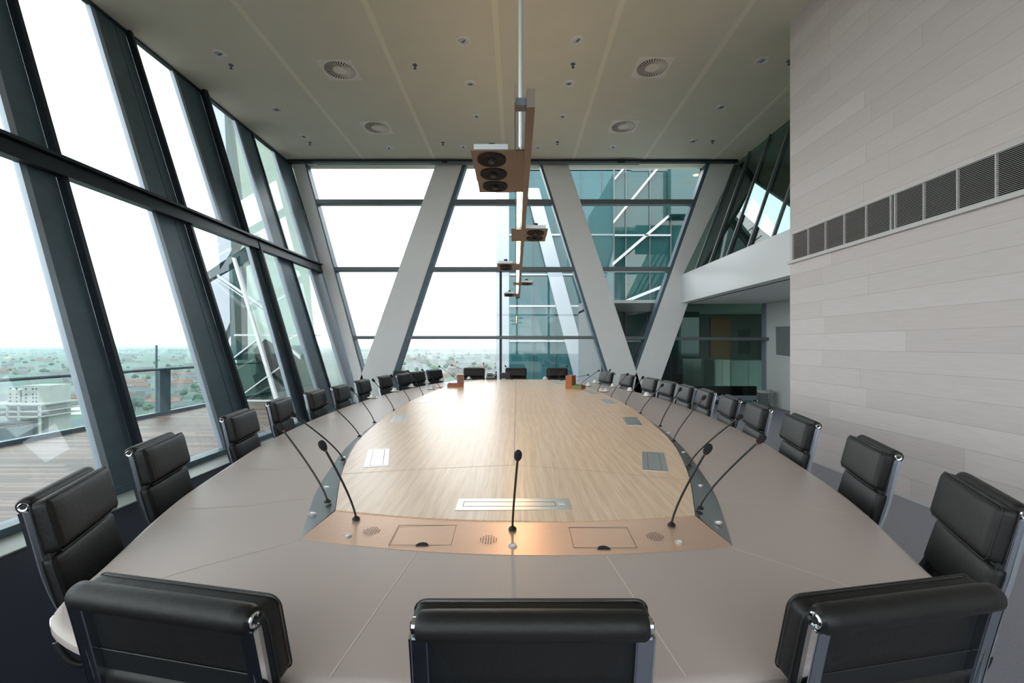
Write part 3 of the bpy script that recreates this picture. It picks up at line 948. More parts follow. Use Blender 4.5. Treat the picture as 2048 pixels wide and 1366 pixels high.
MB().b2((-.255, 2.165, ZW + .0025), (.19, 2.168, ZW + .0032)).b2((-.255, 2.225, ZW + .0025), (.19, 2.228, ZW + .0032)).b2((-.255, 2.165, ZW + .0025), (-.252, 2.228, ZW + .0032)).b2((.187, 2.165, ZW + .0025), (.19, 2.228, ZW + .0032)).build('lid_outline', M['joint'], tr)
MB().b2((.205, 2.19, ZW + .0025), (.235, 2.22, ZW + .0045)).build('switch', M['aluL'], tr)
# fittings in the near band (its slope)
def band_z(y, x):
    yb = 1.845 - .115 * (1 - (x / .875) ** 2); yw = 2.10 - .105 * (1 - (x / .83) ** 2)
    y = y + .045 * x * .9
    return TT + .002 + .024 * max(0, min(1, (y - yb) / (yw - yb)))
SL = math.atan2(.024, .26)
def on_band(u, v):
    p = px(u, v, .785)
    p.z = band_z(p.y, p.x) + .0012
    return p
def bandM(u, v, rz=0):
    p = on_band(u, v)
    return Matrix.Translation(p) @ Matrix.Rotation(SL, 4, 'X') @ Matrix.Rotation(rz, 4, 'Z')
def button(Mt):
    o = MB().lathe([(.0175, 0), (.0175, .003), (.0135, .004), (.0135, .001)], 24, Mt).build('button', M['aluL'], tb, smooth=True)
    MB().lathe([(.0105, .001), (.0105, .004), (.0, .0045)], 18, Mt).build('key', M['porcelain'], o, smooth=True)
for u, v in ((694, 1069), (1025, 1089), (1359, 1081)):
    button(bandM(u, v))
for u, v in ((743, 1062), (977, 1079), (1310, 1073)):
    Mt = bandM(u, v)
    mb = MB()
    for i in range(-3, 4):
        for j in range(-3, 4):
            if abs(i) + abs(j) <= 4:
                mb.lathe([(.0029, .0026), (0, .0028)], 8, Mt @ Matrix.Translation((i * .0105, j * .0105, 0)))
    mb.build('speaker_grille', M['hole'], tb)
for (u, v, un, vn) in ((848, 1069, 844, 1087), (1203, 1074, 1208, 1094)):
    Mt = bandM(u, v)
    k = MB()
    a, b, q = .125, .082, .0012
    for lo, hi in (((-a, -b, 0), (-a + .002, b, q)), ((a - .002, -b, 0), (a, b, q)), ((-a, b - .002, 0), (a, b, q)), ((-a, -b, 0), (a, -b + .0015, q))):
        k.b2(lo, hi, Mt)
    h = k.build('hatch', M['joint'], tb)
    Mn = bandM(un, vn)
    MB().add([(.026 * math.cos(PI * i / 12), .028 * math.sin(PI * i / 12) - .004, .0016) for i in range(13)], [list(range(13))], Mn).build('finger_notch', M['hole'], h)
for u, v in ((624, 1028), (653, 975), (690, 915), (723, 868), (1437, 1046), (1400, 972), (1366, 905), (1337, 866)):
    p = px(u, v, .785)
    p.z = TT + .016
    button(Matrix.Translation(p) @ Matrix.Rotation(R(10 if u < 1000 else -10), 4, 'Y'))
for y in (2.6, 5.8, 9.0):
    MB().lathe([(.34, 0), (.34, .02), (.16, .04), (.14, .1), (.14, .62), (.3, .70)], 32, Matrix.Translation((0, y, 0))).build('pedestal', M['polish'], tb, smooth=True)

# ------------------------------------------------------------------ chairs
ch = empty('office_chair', (0, 0, 0), '', 'chair', None)
prof = [(-.30, .976), (-.285, .91), (-.266, .82), (-.247, .73), (-.22, .64), (-.18, .55), (-.13, .485), (-.06, .462), (.06, .456), (.2, .468)]
prof = catmull(prof, 3)
def band3(prof, x0, x1, t0, t1, mb):
    'slab following the side profile between normal offsets t0 and t1'
    pts0, pts1 = [], []
    for i, (y, z) in enumerate(prof):
        a = prof[max(i - 1, 0)]; b = prof[min(i + 1, len(prof) - 1)]
        t = Vector((b[0] - a[0], b[1] - a[1])).normalized()
        nrm = Vector((-t.y, t.x))             # towards the sitter
        pts0.append((y + nrm.x * t0, z + nrm.y * t0)); pts1.append((y + nrm.x * t1, z + nrm.y * t1))
    poly = [(x0, y, z) for y, z in pts0] + [(x0, y, z) for y, z in reversed(pts1)]
    k = len(prof)
    v0 = [(x0, y, z) for y, z in pts0] + [(x0, y, z) for y, z in pts1] + [(x1, y, z) for y, z in pts0] + [(x1, y, z) for y, z in pts1]
    f = []
    for i in range(k - 1):
        f += [(i, i + 1, k + i + 1, k + i), (2 * k + i, 3 * k + i, 3 * k + i + 1, 2 * k + i + 1), (i, 2 * k + i, 2 * k + i + 1, i + 1), (k + i, k + i + 1, 3 * k + i + 1, 3 * k + i)]
    f += [(0, k, 3 * k, 2 * k), (k - 1, 3 * k - 1, 4 * k - 1, 2 * k - 1)]
    mb.add(v0, f)
for s in (-1, 1):
    mb = MB()
    xa, xb = s * .212, s * .247
    band3(prof[1:], min(xa, xb), max(xa, xb), -.016, .012, mb)
    fr = mb.build('side_frame', M['polish'], ch, local=True, bevel=.003)
    mb = MB()
    sp_ = prof[5:15]
    mb.tube([(s * .2295, y - .0155, z - .002) for y, z in sp_], [.001, .0035, .0055, .007, .0075, .0075, .007, .006, .004, .001][:len(sp_)], 8, flat=.5)
    mb.build('chrome_slot', M['chrome'], fr, local=True, smooth=True)
    mb = MB()
    band3(prof[1:], min(s * .247, s * .2505), max(s * .247, s * .2505), -.0165, -.004, mb)
    mb.build('chrome_edge', M['chrome'], fr, local=True)
    mb = MB()
    band3(prof[1:], min(s * .205, s * .243), max(s * .205, s * .243), .012, .034, mb)
    mb.build('leather_web', M['sling'], fr, local=True)
mb = MB()
band3(prof[1:], -.212, .212, .004, .012, mb)
sl = mb.build('back_sling', M['sling'], ch, local=True)
mb = MB()
for (y, z) in ((-.2695, .835), (-.252, .745)):
    mb.tube([(-.21, y, z), (.21, y, z)], .0016, 5)
mb.build('sling_seam', M['sling'], sl, local=True)
# head roll with end bolts
mb = MB()
prf = [(0, -.236), (.024, -.236), (.029, -.228), (.03, -.2), (.0305, 0), (.03, .2), (.029, .228), (.024, .236), (0, .236)]
mb.lathe(prf, 24, Matrix.Translation((0, -.30, .976)) @ Matrix.Rotation(PI / 2, 4, 'Y'))
rl = mb.build('head_roll', M['black'], ch, local=True, smooth=True)
for s in (-1, 1):
    mb = MB()
    mb.lathe([(0, .236), (.0165, .236), (.0165, .2445), (.0135, .247), (.009, .2455), (.009, .2435), (0, .2435)], 20, Matrix.Translation((0, -.30, .976)) @ Matrix.Rotation(s * PI / 2, 4, 'Y'))
    b_ = mb.build('end_bolt', M['chrome'], rl, local=True, smooth=True)
    mb = MB()
    mb.lathe([(.0075, .2436), (.0075, .2465), (0, .2467)], 12, Matrix.Translation((0, -.30, .976)) @ Matrix.Rotation(s * PI / 2, 4, 'Y'))
    mb.build('screw', M['plastic'], b_, local=True)
# soft pads
def rrect(w, h, r, k=5):
    pts = []
    for cx_, cz, a0 in ((w / 2 - r, h / 2 - r, 0), (-w / 2 + r, h / 2 - r, 90), (-w / 2 + r, -h / 2 + r, 180), (w / 2 - r, -h / 2 + r, 270)):
        for i in range(k + 1):
            a = R(a0 + 90 * i / k)
            pts.append((cx_ + r * math.cos(a), cz + r * math.sin(a)))
    return pts
def add_pad(cy, cz, h, tilt, name, w_=.505, th=.066):
    Mt = Matrix.Translation((0, cy, cz)) @ Matrix.Rotation(R(tilt), 4, 'X')
    mb = MB()
    mb.pad((0, 0, 0), (w_, th, h), .024, .006, Mt, 5)
    o = mb.build(name, M['black'], ch, smooth=True, local=True)
    mb = MB()
    for yy in (-th / 2 + .012, th / 2 - .012):
        mb.tube([Mt @ Vector((x, yy, z)) for x, z in rrect(w_ + .0025, h + .0025, .028)], .0022, 5, True)
    mb.build('piping', M['sling'], o, local=True)
add_pad(-.240, .895, .198, 13, 'back_pad')
add_pad(-.213, .690, .198, 15, 'back_pad', .505, .05)
add_pad(-.04, .503, .20, -84, 'seat_pad', .50, .06)
add_pad(.165, .510, .20, -87, 'seat_pad', .50, .06)
for s in (-1, 1):
    mb = MB()
    pth = catmull([(s * .238, -.205, .565), (s * .258, -.212, .574), (s * .280, -.206, .566), (s * .291, -.195, .53), (s * .293, -.175, .46), (s * .288, -.13, .405), (s * .262, -.05, .40), (s * .235, .0, .455)], 5)
    mb.tube(pth, .0085, 10)
    ar = mb.build('armrest', M['chrome'], ch, smooth=True, local=True)
    mb = MB()
    mb.tube(pth[17:27], .012, 10)
    mb.build('sleeve', M['plastic'], ar, smooth=True, local=True)
mb = MB(); mb.box((0, .03, .445), (.44, .12, .02)); mb.build('seat_bracket', M['polish'], ch, local=True, bevel=.004)
mb = MB(); mb.lathe([(.03, .11), (.03, .30), (.02, .30), (.02, .44), (.05, .445)], 18); mb.build('column', M['polish'], ch, smooth=True, local=True)
for k in range(4):
    a = PI / 4 + k * PI / 2
    mb = MB()
    Mr = Matrix.Rotation(a, 4, 'Z')
    mb.prism([(.02, -.02, .08), (.02, .02, .08), (.02, .018, .13), (.02, -.018, .13)], (.0, 0, 0.0001), Mr)
    mb.v = mb.v[:0]; mb.f = []
    mb.add([(.02, -.022, .075), (.02, .022, .075), (.02, .02, .12), (.02, -.02, .12), (.31, -.012, .045), (.31, .012, .045), (.31, .01, .062), (.31, -.01, .062)],
           [(0, 1, 2, 3), (4, 7, 6, 5), (0, 4, 5, 1), (1, 5, 6, 2), (2, 6, 7, 3), (3, 7, 4, 0)], Mr)
    lg = mb.build('base_leg', M['polish'], ch, local=True)
    mb = MB(); mb.lathe([(.022, 0), (.024, .006), (.012, .02), (.010, .05)], 14, Mr @ Matrix.Translation((.298, 0, 0))); mb.build('glide', M['plastic'], lg, smooth=True, local=True)
# placement: tube centre (x,y) and heading; chair faces +Y when angle 0
used = []
def place_chair(x, y, ang, label, group, back=0.0):
    o = ch if not used else copy_tree(ch)
    used.append(1)
    a = R(ang)
    o.location = (x - (.29 - back) * math.sin(a), y + (.29 - back) * math.cos(a), 0)
    o.rotation_euler.z = a
    o['label'] = label; o['group'] = group
    return o
ordw = ('first', 'second', 'third', 'fourth', 'fifth', 'sixth', 'seventh', 'eighth', 'ninth', 'tenth', 'eleventh')
gn, gf, gl, gr = 'chairs at the near table end', 'chairs at the far table end', 'chairs along the window side', 'chairs along the plank wall side'
place_chair(-.772, 1.05, -12, 'black leather chair seen from behind, left of the three at the near end', gn, .041)
place_chair(.033, .945, 0, 'black leather chair seen from behind, middle of the near table end', gn, .004)
place_chair(.858, 1.02, 11, 'black leather chair seen from behind, right of the three at the near end', gn, .015)
bolts_l = [(54, 1014, -67), (263, 907, -74), (446.6, 840.6, -79), (537, 810, -80), (612, 790, -84), (665, 778, -87), (710.7, 765.8, -90), (756, 756.6, -95), (793.7, 751.8, -100)]
def from_bolt(u, v, ang, d=.574):
    p = px(u, v, d)
    a = R(ang)
    # tube axis direction is local x; the near bolt lies towards the viewer
    ax = Vector((math.cos(a), math.sin(a)))
    if ax.y > 0: ax = -ax
    c = Vector((p.x, p.y)) - ax * .2425
    return c
cl = [from_bolt(*b) for b in bolts_l]
for i, (b, c) in enumerate(zip(bolts_l, cl)):
    place_chair(c.x, c.y, b[2], 'black leather chair on the window side, %s from the near end' % ordw[i], gl)
place_chair(-2.06, 9.40, -107, 'black leather chair on the window side, tenth from the near end', gl)
place_chair(-1.84, 10.10, -116, 'black leather chair on the window side, last before the far end', gl)
bolts_r = [(2044, 1030, 64), (1792, 914.7, 71), (1633, 853, 76), (1539.7, 822, 78), (1474.7, 803, 80), (1429, 788, 84), (1379.6, 778, 88), (1335, 769, 93), (1307.8, 762, 96), (1269.6, 754, 101), (1228, 748, 107)]
for i, b in enumerate(bolts_r):
    c = from_bolt(*b)
    place_chair(c.x, c.y, b[2], 'black leather chair on the plank wall side, %s from the near end' % ordw[i], gr, {4: .02, 6: .06, 7: .13, 8: .07}.get(i, 0))
for x, lab in ((-1.0, 'left of the three at the far end, facing the viewer'), (0, 'middle of the far table end, beside the telephone'), (.98, 'right of the three at the far end, facing the viewer')):
    place_chair(x, 10.93, 180, 'black leather chair, ' + lab, gf)

# ------------------------------------------------------------------ microphones
def mic(b, h, label, group):
    root = empty('gooseneck_microphone', b, label, 'microphone', group)
    MB().lathe([(.017, 0), (.017, .006), (.011, .012), (.006, .016)], 16, Matrix.Translation(b)).build('base', M['plastic'], root, smooth=True)
    d = h - b
    ctl = b + Vector((d.x * .12, d.y * .12, d.z * .3))
    pts = []
    b = b + Vector((0, 0, .009))
    for i in range(13):
        t = i / 12
        pts.append(b * (1 - t) ** 2 + ctl * 2 * t * (1 - t) + h * t * t)
    MB().tube(pts, .0047, 8).build('stem', M['plastic'], root, smooth=True)
    dr_ = (pts[-1] - pts[-2]).normalized()
    q = dr_.to_track_quat('Z', 'Y').to_matrix().to_4x4()
    Mt = Matrix.Translation(h) @ q
    MB().lathe([(.0, -.005), (.006, -.004), (.0065, .006), (.0, .007)], 12, Mt @ Matrix.Translation((0, 0, -.022))).build('light_ring', M['red'], root, smooth=True)
    MB().lathe([(.0, -.024), (.008, -.022), (.013, -.012), (.0155, .002), (.0145, .014), (.010, .024), (.0, .028)], 16, Mt).build('windscreen', M['foam'], root, smooth=True)
def mp_(bu, bv, hu, hv, label, group, dh=.42, db=.775):
    b = px(bu, bv, db)
    if 'far table end' in label:
        b.y = min(b.y, 10.02)
    if 'band' in label: b.z = band_z(b.y, b.x) + .0035
    elif 'far table end' in label: b.z = TT + .0306
    else:
        s = 1 if b.x > 0 else -1
        x = abs(b.x + .015)
        y = b.y + .045 * b.x * max(0, min(1, (4.5 - b.y) / 3))
        ww, bw = side(wood_side, min(max(y, 2.1), 10.1)), side(band_side, min(max(y, 1.85), 10.35))
        if abs(y - YM) < 2.1:
            x = max(x, bw + .024); b.z = TT + .0008
        else:
            x = min(max(x, ww + .024), bw - .02)
            b.z = TT + .002 + .024 * (bw - x) / (bw - ww) + .0085
        b.x = s * x - .015
    h = px(hu, hv, dh)
    if (h - b).length > .5 or h.z - b.z < .1:
        h = pz(hu, hv, b.y - .08)
    mic(b, h, label, group)
gm = 'gooseneck microphones around the table'
mp_(712, 1038, 646, 892, 'black gooseneck microphone on the copper coloured band, left one', gm)
mp_(1025, 1058, 1036, 912, 'black gooseneck microphone on the copper coloured band, centre one', gm)
mp_(1343, 1050, 1415, 899, 'black gooseneck microphone on the copper coloured band, right one', gm)
for i, m_ in enumerate([(655, 1005, 562, 855), (686, 921.7, 586, 829), (723, 874, 649, 799), (759, 840.6, 704, 779), (790, 817, 747, 761), (820, 800, 783, 752), (846, 788, 817, 743), (873, 776, 845, 740), (897, 765.5, 879, 733), (918, 757, 904, 730.5)]):
    mp_(*m_, 'black gooseneck microphone on the window side, %s from the near end' % ordw[i], gm)
for i, m_ in enumerate([(1400, 1020, 1522, 879), (1377, 933.6, 1478, 835), (1342.6, 883, 1407, 796), (1307.8, 848, 1360, 779.5), (1277, 823, 1324, 771), (1247.6, 805.6, 1285, 755.5), (1221, 791.6, 1254.5, 749), (1194, 780, 1219.5, 741), (1172, 770, 1197.5, 741.5), (1149, 761, 1176, 750)]):
    mp_(*m_, 'black gooseneck microphone on the plank wall side, %s from the near end' % ordw[i], gm)
for m_, lab in (((972, 757, 967, 727), 'first from the left'), ((1024, 757.5, 1011, 732.5), 'second from the left'), ((1096, 757.5, 1097, 727), 'third from the left'), ((1114, 759, 1134, 733), 'fourth from the left')):
    mp_(*m_, 'black gooseneck microphone at the far table end, ' + lab, gm)

# ------------------------------------------------------------------ crockery
cup = empty('coffee_cup', (0, 0, 0), '', 'cup', None)
sau = empty('saucer', (0, 0, 0), '', 'saucer', None)
MB().lathe([(.0, 0), (.045, 0), (.05, .004), (.076, .014), (.075, .017), (.048, .009), (0, .009)], 28).build('dish', M['porcelain'], sau, smooth=True)
MB().lathe([(.0, .059), (.02, .059), (.021, .054), (.031, .048), (.040, .025), (.043, .0), (.041, .0), (.037, .025), (.0, .05)], 24).build('bowl', M['porcelain'], cup, smooth=True)
MB().tube([(.039, 0, .03), (.055, 0, .033), (.062, 0, .022), (.055, 0, .01), (.042, 0, .008)], .0045, 8).build('handle', M['porcelain'], cup, smooth=True)
cups = [((744.5, 796), 'window side, nearest the viewer'), ((789, 783), 'window side, second'), ((823, 774.5), 'window side, third'), ((854, 767), 'window side, fourth'), ((884.5, 762), 'window side, fifth'), ((938, 758.5), 'far end, left of the telephone'), ((1090, 758.5), 'far end, before the right hand chair'),
        ((1177, 772), 'plank wall side, beside the wooden box'), ((1190, 766), 'plank wall side, farthest'), ((1226, 773.5), 'plank wall side, third from the viewer'), ((1260, 782), 'plank wall side, second from the viewer'), ((1293.6, 792), 'plank wall side, nearest the viewer')]
for i, (p, lab) in enumerate(cups):
    q = px(p[0], p[1], .795); q.z = TT + .0005
    a = sau if i == 0 else copy_tree(sau)
    b = cup if i == 0 else copy_tree(cup)
    a.location = q; b.location = q + Vector((0, 0, .0095))
    b.rotation_euler.z = random.uniform(0, 6)
    a['label'] = 'white saucer under the upturned cup on the ' + lab; a['group'] = 'white saucers on the table'
    b['label'] = 'white cup turned upside down on the ' + lab; b['group'] = 'white upturned cups on the table'
# trays with small jugs
def tray(u, v, label, clear):
    q = px(u, v, .795); q.z = TT + .0005
    root = empty('serving_plate', q, label, 'plate')
    MB().lathe([(0, 0), (.065, 0), (.088, .012), (.086, .015), (.065, .005), (0, .005)], 28, Matrix.Translation(q)).build('dish', M['porcelain'], root, smooth=True)
    return q
q = tray(1207, 783, 'white oval plate with milk jugs on the plank wall side', 0)
for k, (dx, dy, nm, lb) in enumerate(((-.045, .0, 'milk_jug', 'small white milk jug, left one on the white plate'), (.04, .01, 'sugar_bowl', 'small white sugar bowl, right one on the white plate'))):
    c = q + Vector((dx, dy, .0055))
    r_ = empty(nm, c, lb, nm.replace('_', ' '))
    MB().lathe([(0, 0), (.02, 0), (.03, .02), (.026, .045), (.028, .05), (.024, .05), (.0, .01)], 18, Matrix.Translation(c)).build('body', M['porcelain'], r_, smooth=True)
    MB().tube([c + Vector((.026, 0, .04)), c + Vector((.042, 0, .034)), c + Vector((.04, 0, .018)), c + Vector((.028, 0, .014))], .003, 6).build('handle', M['porcelain'], r_, smooth=True)
q = tray(862, 778, 'pale dish with glassware on the window side near the wooden box', 1)
gm2 = glass('tumbler_glass', (.93, .95, .95), .06, .9, 3)
for k, (dx, dy, lb) in enumerate(((-.04, 0, 'left'), (.045, .02, 'right'))):
    c = q + Vector((dx, dy, .0055))
    o = MB().lathe([(.026, 0), (.031, .075), (.029, .075), (.024, .006), (0, .006)], 18, Matrix.Translation(c)).build('water_glass', gm2, None, smooth=True)
    tag(o, 'small clear water glass, %s one on the pale dish' % lb, 'glass')
nq = px(874, 775, .795)
o = MB().prism([(nq.x - .1, nq.y - .05, TT + .001), (nq.x + .08, nq.y - .07, TT + .001), (nq.x + .1, nq.y + .08, TT + .001), (nq.x - .06, nq.y + .09, TT + .001)], (0, 0, .012)).build('napkin', mat('salmon_paper', (.72, .38, .32), .8, var=.2, scale=30))
tag(o, 'folded salmon pink napkin beside the pale dish on the window side', 'napkin')
# wooden boxes with an upright back
def wbox(c, ang, label, content, cm):
    root = empty('wooden_box', c, label, 'box')
    Mt = Matrix.Translation(c) @ Matrix.Rotation(R(ang), 4, 'Z')
    MB().b2((-.15, -.1, 0), (.15, .1, .008), Mt).b2((-.15, -.1, .008), (.15, -.09, .055), Mt).b2((-.15, .09, .008), (.15, .1, .055), Mt).b2((-.15, -.09, .008), (-.14, .09, .055), Mt).b2((.14, -.09, .008), (.15, .09, .055), Mt).build('tray', M['boxwood'], root)
    up = MB().b2((.03, -.1, .056), (.15, .1, .23), Mt).build('upright_case', M['boxwood'], root, bevel=.003)
    MB().b2((.045, -.103, .07), (.135, -.1, .215), Mt).build('face_panel', mat('grey_brown_panel', (.2, .12, .08), .5), up)
    MB().b2((.15, -.09, .06), (.153, .09, .226), Mt).build('side_card', M['card'], up)
    mb = MB()
    for i in range(5):
        for j in range(4):
            x = -.125 + i * .03; y = -.07 + j * .045
            mb.b2((x, y, .008), (x + .024, y + .036, .06 + random.uniform(0, .014)), Mt)
    o = mb.build(content, cm, root)
    o['kind'] = 'stuff'
p = px(911, 773.5, .77); p.z = ZW + .0005
wbox(p, 8, 'reddish wooden box with an upright case on the oak panel, left', 'packets', mat('dark_packets', (.06, .055, .05), .5, var=.5, scale=90))
p = px(1151, 777, .77); p.z = ZW + .0005
wbox(p, 152, 'reddish wooden box holding green packets on the oak panel, right', 'packets', M['green'])
# telephone
p = px(984, 758.5, .77); p.z = ZW + .0005
ph = empty('telephone', p, 'black desk telephone standing at the far end of the table', 'telephone')
MB().prism([p + Vector((-.13, -.1, 0)), p + Vector((-.13, .09, 0)), p + Vector((-.13, .09, .11)), p + Vector((-.13, -.1, .03))], (.24, 0, 0)).build('body', M['plastic'], ph, bevel=.006)
MB().tube([p + Vector((.085, -.1, .06)), p + Vector((.085, -.07, .085)), p + Vector((.085, .05, .145)), p + Vector((.085, .09, .15))], [.026, .017, .017, .026], 10).build('handset', M['plastic'], ph, smooth=True)
MB().prism([p + Vector((-.11, .03, .096)), p + Vector((-.11, .085, .12)), p + Vector((-.11, .09, .15)), p + Vector((-.11, .045, .14))], (.12, 0, 0)).build('display', M['polish'], ph)
p = px(1010, 757.3, .77); p.z = ZW + .0005
bx = empty('equipment_case', p, 'low black case beside the telephone at the far table end', 'case')
MB().b2(p + Vector((-.115, -.03, 0)), p + Vector((.115, .05, .13))).build('body', M['plastic'], bx, bevel=.006)
MB().tube([p + Vector((-.05, 0, .131)), p + Vector((-.045, 0, .142)), p + Vector((.045, 0, .142)), p + Vector((.05, 0, .131))], .004, 6).build('handle', M['plastic'], bx)
# small dark cabinet at the left rear
fc = empty('floor_cabinet', (-2.95, 11.25, 0), 'slim dark equipment cabinet by the foot of the left white column', 'cabinet')
MB().b2((-3.02, 11.1, 0), (-2.84, 11.4, .80)).build('body', M['steeldark'], fc)
MB().b2((-2.98, 11.05, .80), (-2.72, 11.4, .92)).build('top_box', M['plastic'], fc, bevel=.008)
MB().b2((-3.01, 11.09, .05), (-2.85, 11.1, .78)).build('door', M['steel'], fc)

# ------------------------------------------------------------------ terrace
M['deck'] = plank_mat('weathered_deck_boards', ('X', 'Y'), 2.4, .10, ((.05, .022, .016), (.21, .135, .108)), (.015, .01, .008), .006, .5)
o = struct('trim_%d' % tn, MB().b2((-8.35, -4, -.2), (-4.27, 16, -.05)), M['deck'], 'weathered brown wooden deck of the terrace outside'); tn += 1
o['category'] = 'deck'
bl = empty('balustrade', (-8.1, 8, -.05), 'glass balustrade with a dark handrail along the terrace', 'balustrade')
MB().b2((-8.16, -4, -.05), (-8.04, 16, .03)).build('base_rail', M['steel'], bl)
MB().tube([(-8.06, -4, 1.0), (-8.06, 16, 1.0)], .032, 10).build('handrail', M['steel'], bl, smooth=True)
for y in (-1.6, 2.4, 6.4, 8.95, 10.5, 14.4):
    if y in (6.4,): continue
    MB().b2((-8.15, y - .16, .0), (-8.09, y + .16, .97)).build('post', M['steel'], bl)
ys = [-4, -1.6, 2.4, 6.5, 10.35, 14.4, 16]
for a, b in zip(ys, ys[1:]):
    MB().b2((-8.19, a + .012, .0), (-8.175, b - .012, 1.55)).build('glass_panel', M['glassrail'], bl)
MB().b2((-8.2, 10.34, .0), (-8.16, 10.36, 1.55)).build('glass_joint', M['steel'], bl)

# ------------------------------------------------------------------ glass wing of the building outside the far windows
def teal(name, col, gl):
    m = mat(name, col, .04, spec=gl)
    return m
M['wglass'] = teal('blue_green_curtain_glass', (.035, .13, .145), .55)
M['wglass2'] = teal('deep_green_curtain_glass', (.018, .08, .08), .7)
M['clad'] = mat('pale_blue_cladding', (.50, .56, .62), .4)
M['wline'] = mat('white_glazing_line', (.72, .76, .78), .4)
wg = empty('glass_wing', (3, 22, -30), 'teal glass wing of the building with white slanted columns outside the far windows', 'building')
YW = 22.0
def pw(u, v, y=YW): return pz(u, v, y)
MB().prism([pw(1018, 340), pw(1262, 340), pw(1262, 1900), pw(1018, 1900)], (0, 8, 0)).build('glass_facade', M['wglass'], wg)
MB().prism([pw(992, 376), pw(1018, 376), pw(1018, 1900), pw(992, 1900)], (0, 8, 0)).build('cladding', M['clad'], wg)
MB().prism([pw(1018, 334), pw(1345, 334), pw(1345, 342), pw(1018, 342)], (0, .2, 0)).build('parapet', M['steel'], wg)
for v, a in ((469.5, 1019), (612, 1019), (682, 1019), (549, 1019)):
    MB().prism([pw(a, v - 1.6, YW - .08), pw(1232, v - 1.6, YW - .08), pw(1232, v + 1.6, YW - .08), pw(a, v + 1.6, YW - .08)], (0, .07, 0)).build('floor_line', M['wline'], wg)
for pts in ([(1052, 376), (1078, 376), (1190, 790), (1158, 790)], [(1212, 640), (1226, 668), (1164, 800), (1142, 790)]):
    MB().prism([pw(u, v, YW - .35) for u, v in pts], (0, .25, 0)).build('slanted_column', M['clad'], wg)
for u in (1065, 1110, 1163, 1205):
    MB().prism([pw(u - .6, 342, YW - .05), pw(u + .6, 342, YW - .05), pw(u + .6, 1500, YW - .05), pw(u - .6, 1500, YW - .05)], (0, .04, 0)).build('glazing_bar', M['bar'], wg)
YV = 15.2
def pv(u, v, y=YV): return pz(u, v, y)
MB().prism([pv(1228, 344), pv(1398, 344), pv(1398, 1500), pv(1228, 1500)], (0, 5.5, 0)).build('stair_tower', M['wglass2'], wg)
MB().prism([pv(1342, 326, YV - .4), pv(1420, 326, YV - .4), pv(1420, 428, YV - .4), pv(1342, 428, YV - .4)], (0, .35, 0)).build('upper_storey', M['wglass2'], wg)
for u in (1228.5, 1252, 1300, 1342):
    MB().prism([pv(u - 1, 328, YV - .06), pv(u + 1, 328, YV - .06), pv(u + 1, 1500, YV - .06), pv(u - 1, 1500, YV - .06)], (0, .05, 0)).build('glazing_bar', M['bar'], wg)
def dline(a, b, h=2.6):
    MB().prism([pv(a[0], a[1] - h, YV - .14), pv(b[0], b[1] - h, YV - .14), pv(b[0], b[1] + h, YV - .14), pv(a[0], a[1] + h, YV - .14)], (0, .08, 0)).build('stair_line', M['wline'], wg)
dline((1228, 443), (1320, 330), 3.2)
dline((1230, 357), (1253, 330), 2.4)
dline((1226, 528), (1342, 428), 3.4)
dline((1342, 427), (1376, 427), 2)
dline((1230, 611), (1330, 571), 3)
dline((1230, 470), (1342, 470), 1.2)
dline((1230, 612), (1318, 612), 1.2)
dline((1252, 682), (1300, 682), 1.4)
MB().lathe([(.09, 0), (.09, -.01), (0, -.012)], 16, Matrix.Translation(pv(1392, 350, YV - .7))).build('spot', emit('warm_spot', (1, .55, .2), 2.0), wg)

# made-up bay beyond the terrace, its shapes stand in for reflections in the panes
M['glassbay'] = glass('sea_green_glass', (.40, .47, .43), .06, .7, 4)
gb = empty('reflection_bay', (-7.6, 13.2, -.05), 'made-up sea green bay standing in for reflections in the far leaning panes', 'reflection stand-in')
YA = 13.0
def pa(u, v, y=YA): return pz(u, v, y)
MB().prism([pa(448, 215), pa(598, 322), pa(640, 803), pa(478, 803)], (0, .03, 0)).build('front_glass', M['glassbay'], gb)
MB().prism([pa(405, 160), pa(452, 215), pa(482, 470), pa(440, 540)], (0, .3, 0)).build('cladding', M['clad'], gb)
MB().prism([pa(412, 545), pa(492, 492), pa(497, 520), pa(418, 566)], (0, .3, 0)).build('edge_beam', M['bar'], gb)
MB().prism([pa(414, 560), pa(458, 540), pa(462, 640), pa(440, 690)], (0, .3, 0)).build('cladding', M['clad'], gb)
MB().prism([pa(458, 530), pa(480, 510), pa(484, 720), pa(462, 720)], (0, .3, 0)).build('corner_post', M['wglass2'], gb)
for a, b, h in (((434, 551), (532, 619), 2.6), ((434, 558), (532, 626), 1.2), ((466, 716), (518, 676), 1.6), ((486, 788), (568, 728), 1.4), ((468, 670), (640, 671), 1.6), ((478, 802), (640, 803), 2.2), ((570, 690), (600, 716), 3)):
    MB().prism([pa(a[0], a[1] - h, YA - .1), pa(b[0], b[1] - h, YA - .1), pa(b[0], b[1] + h, YA - .1), pa(a[0], a[1] + h, YA - .1)], (0, .06, 0)).build('rail', M['wline'], gb)
MB().prism([pa(463, 515, YA - .2), pa(468, 515, YA - .2), pa(556, 803, YA - .2), pa(549, 803, YA - .2)], (0, .1, 0)).build('slanted_post', M['white'], gb)
MB().prism([pa(505, 752, YA + .2), pa(566, 716, YA + .2), pa(575, 770, YA + .2), pa(525, 803, YA + .2)], (0, .05, 0)).build('spandrel', M['wglass'], gb)
MB().prism([pa(506, 700, YA + .2), pa(530, 678, YA + .2), pa(566, 700, YA + .2), pa(560, 722, YA + .2), pa(520, 748, YA + .2)], (0, .05, 0)).build('spandrel', M['wglass2'], gb)
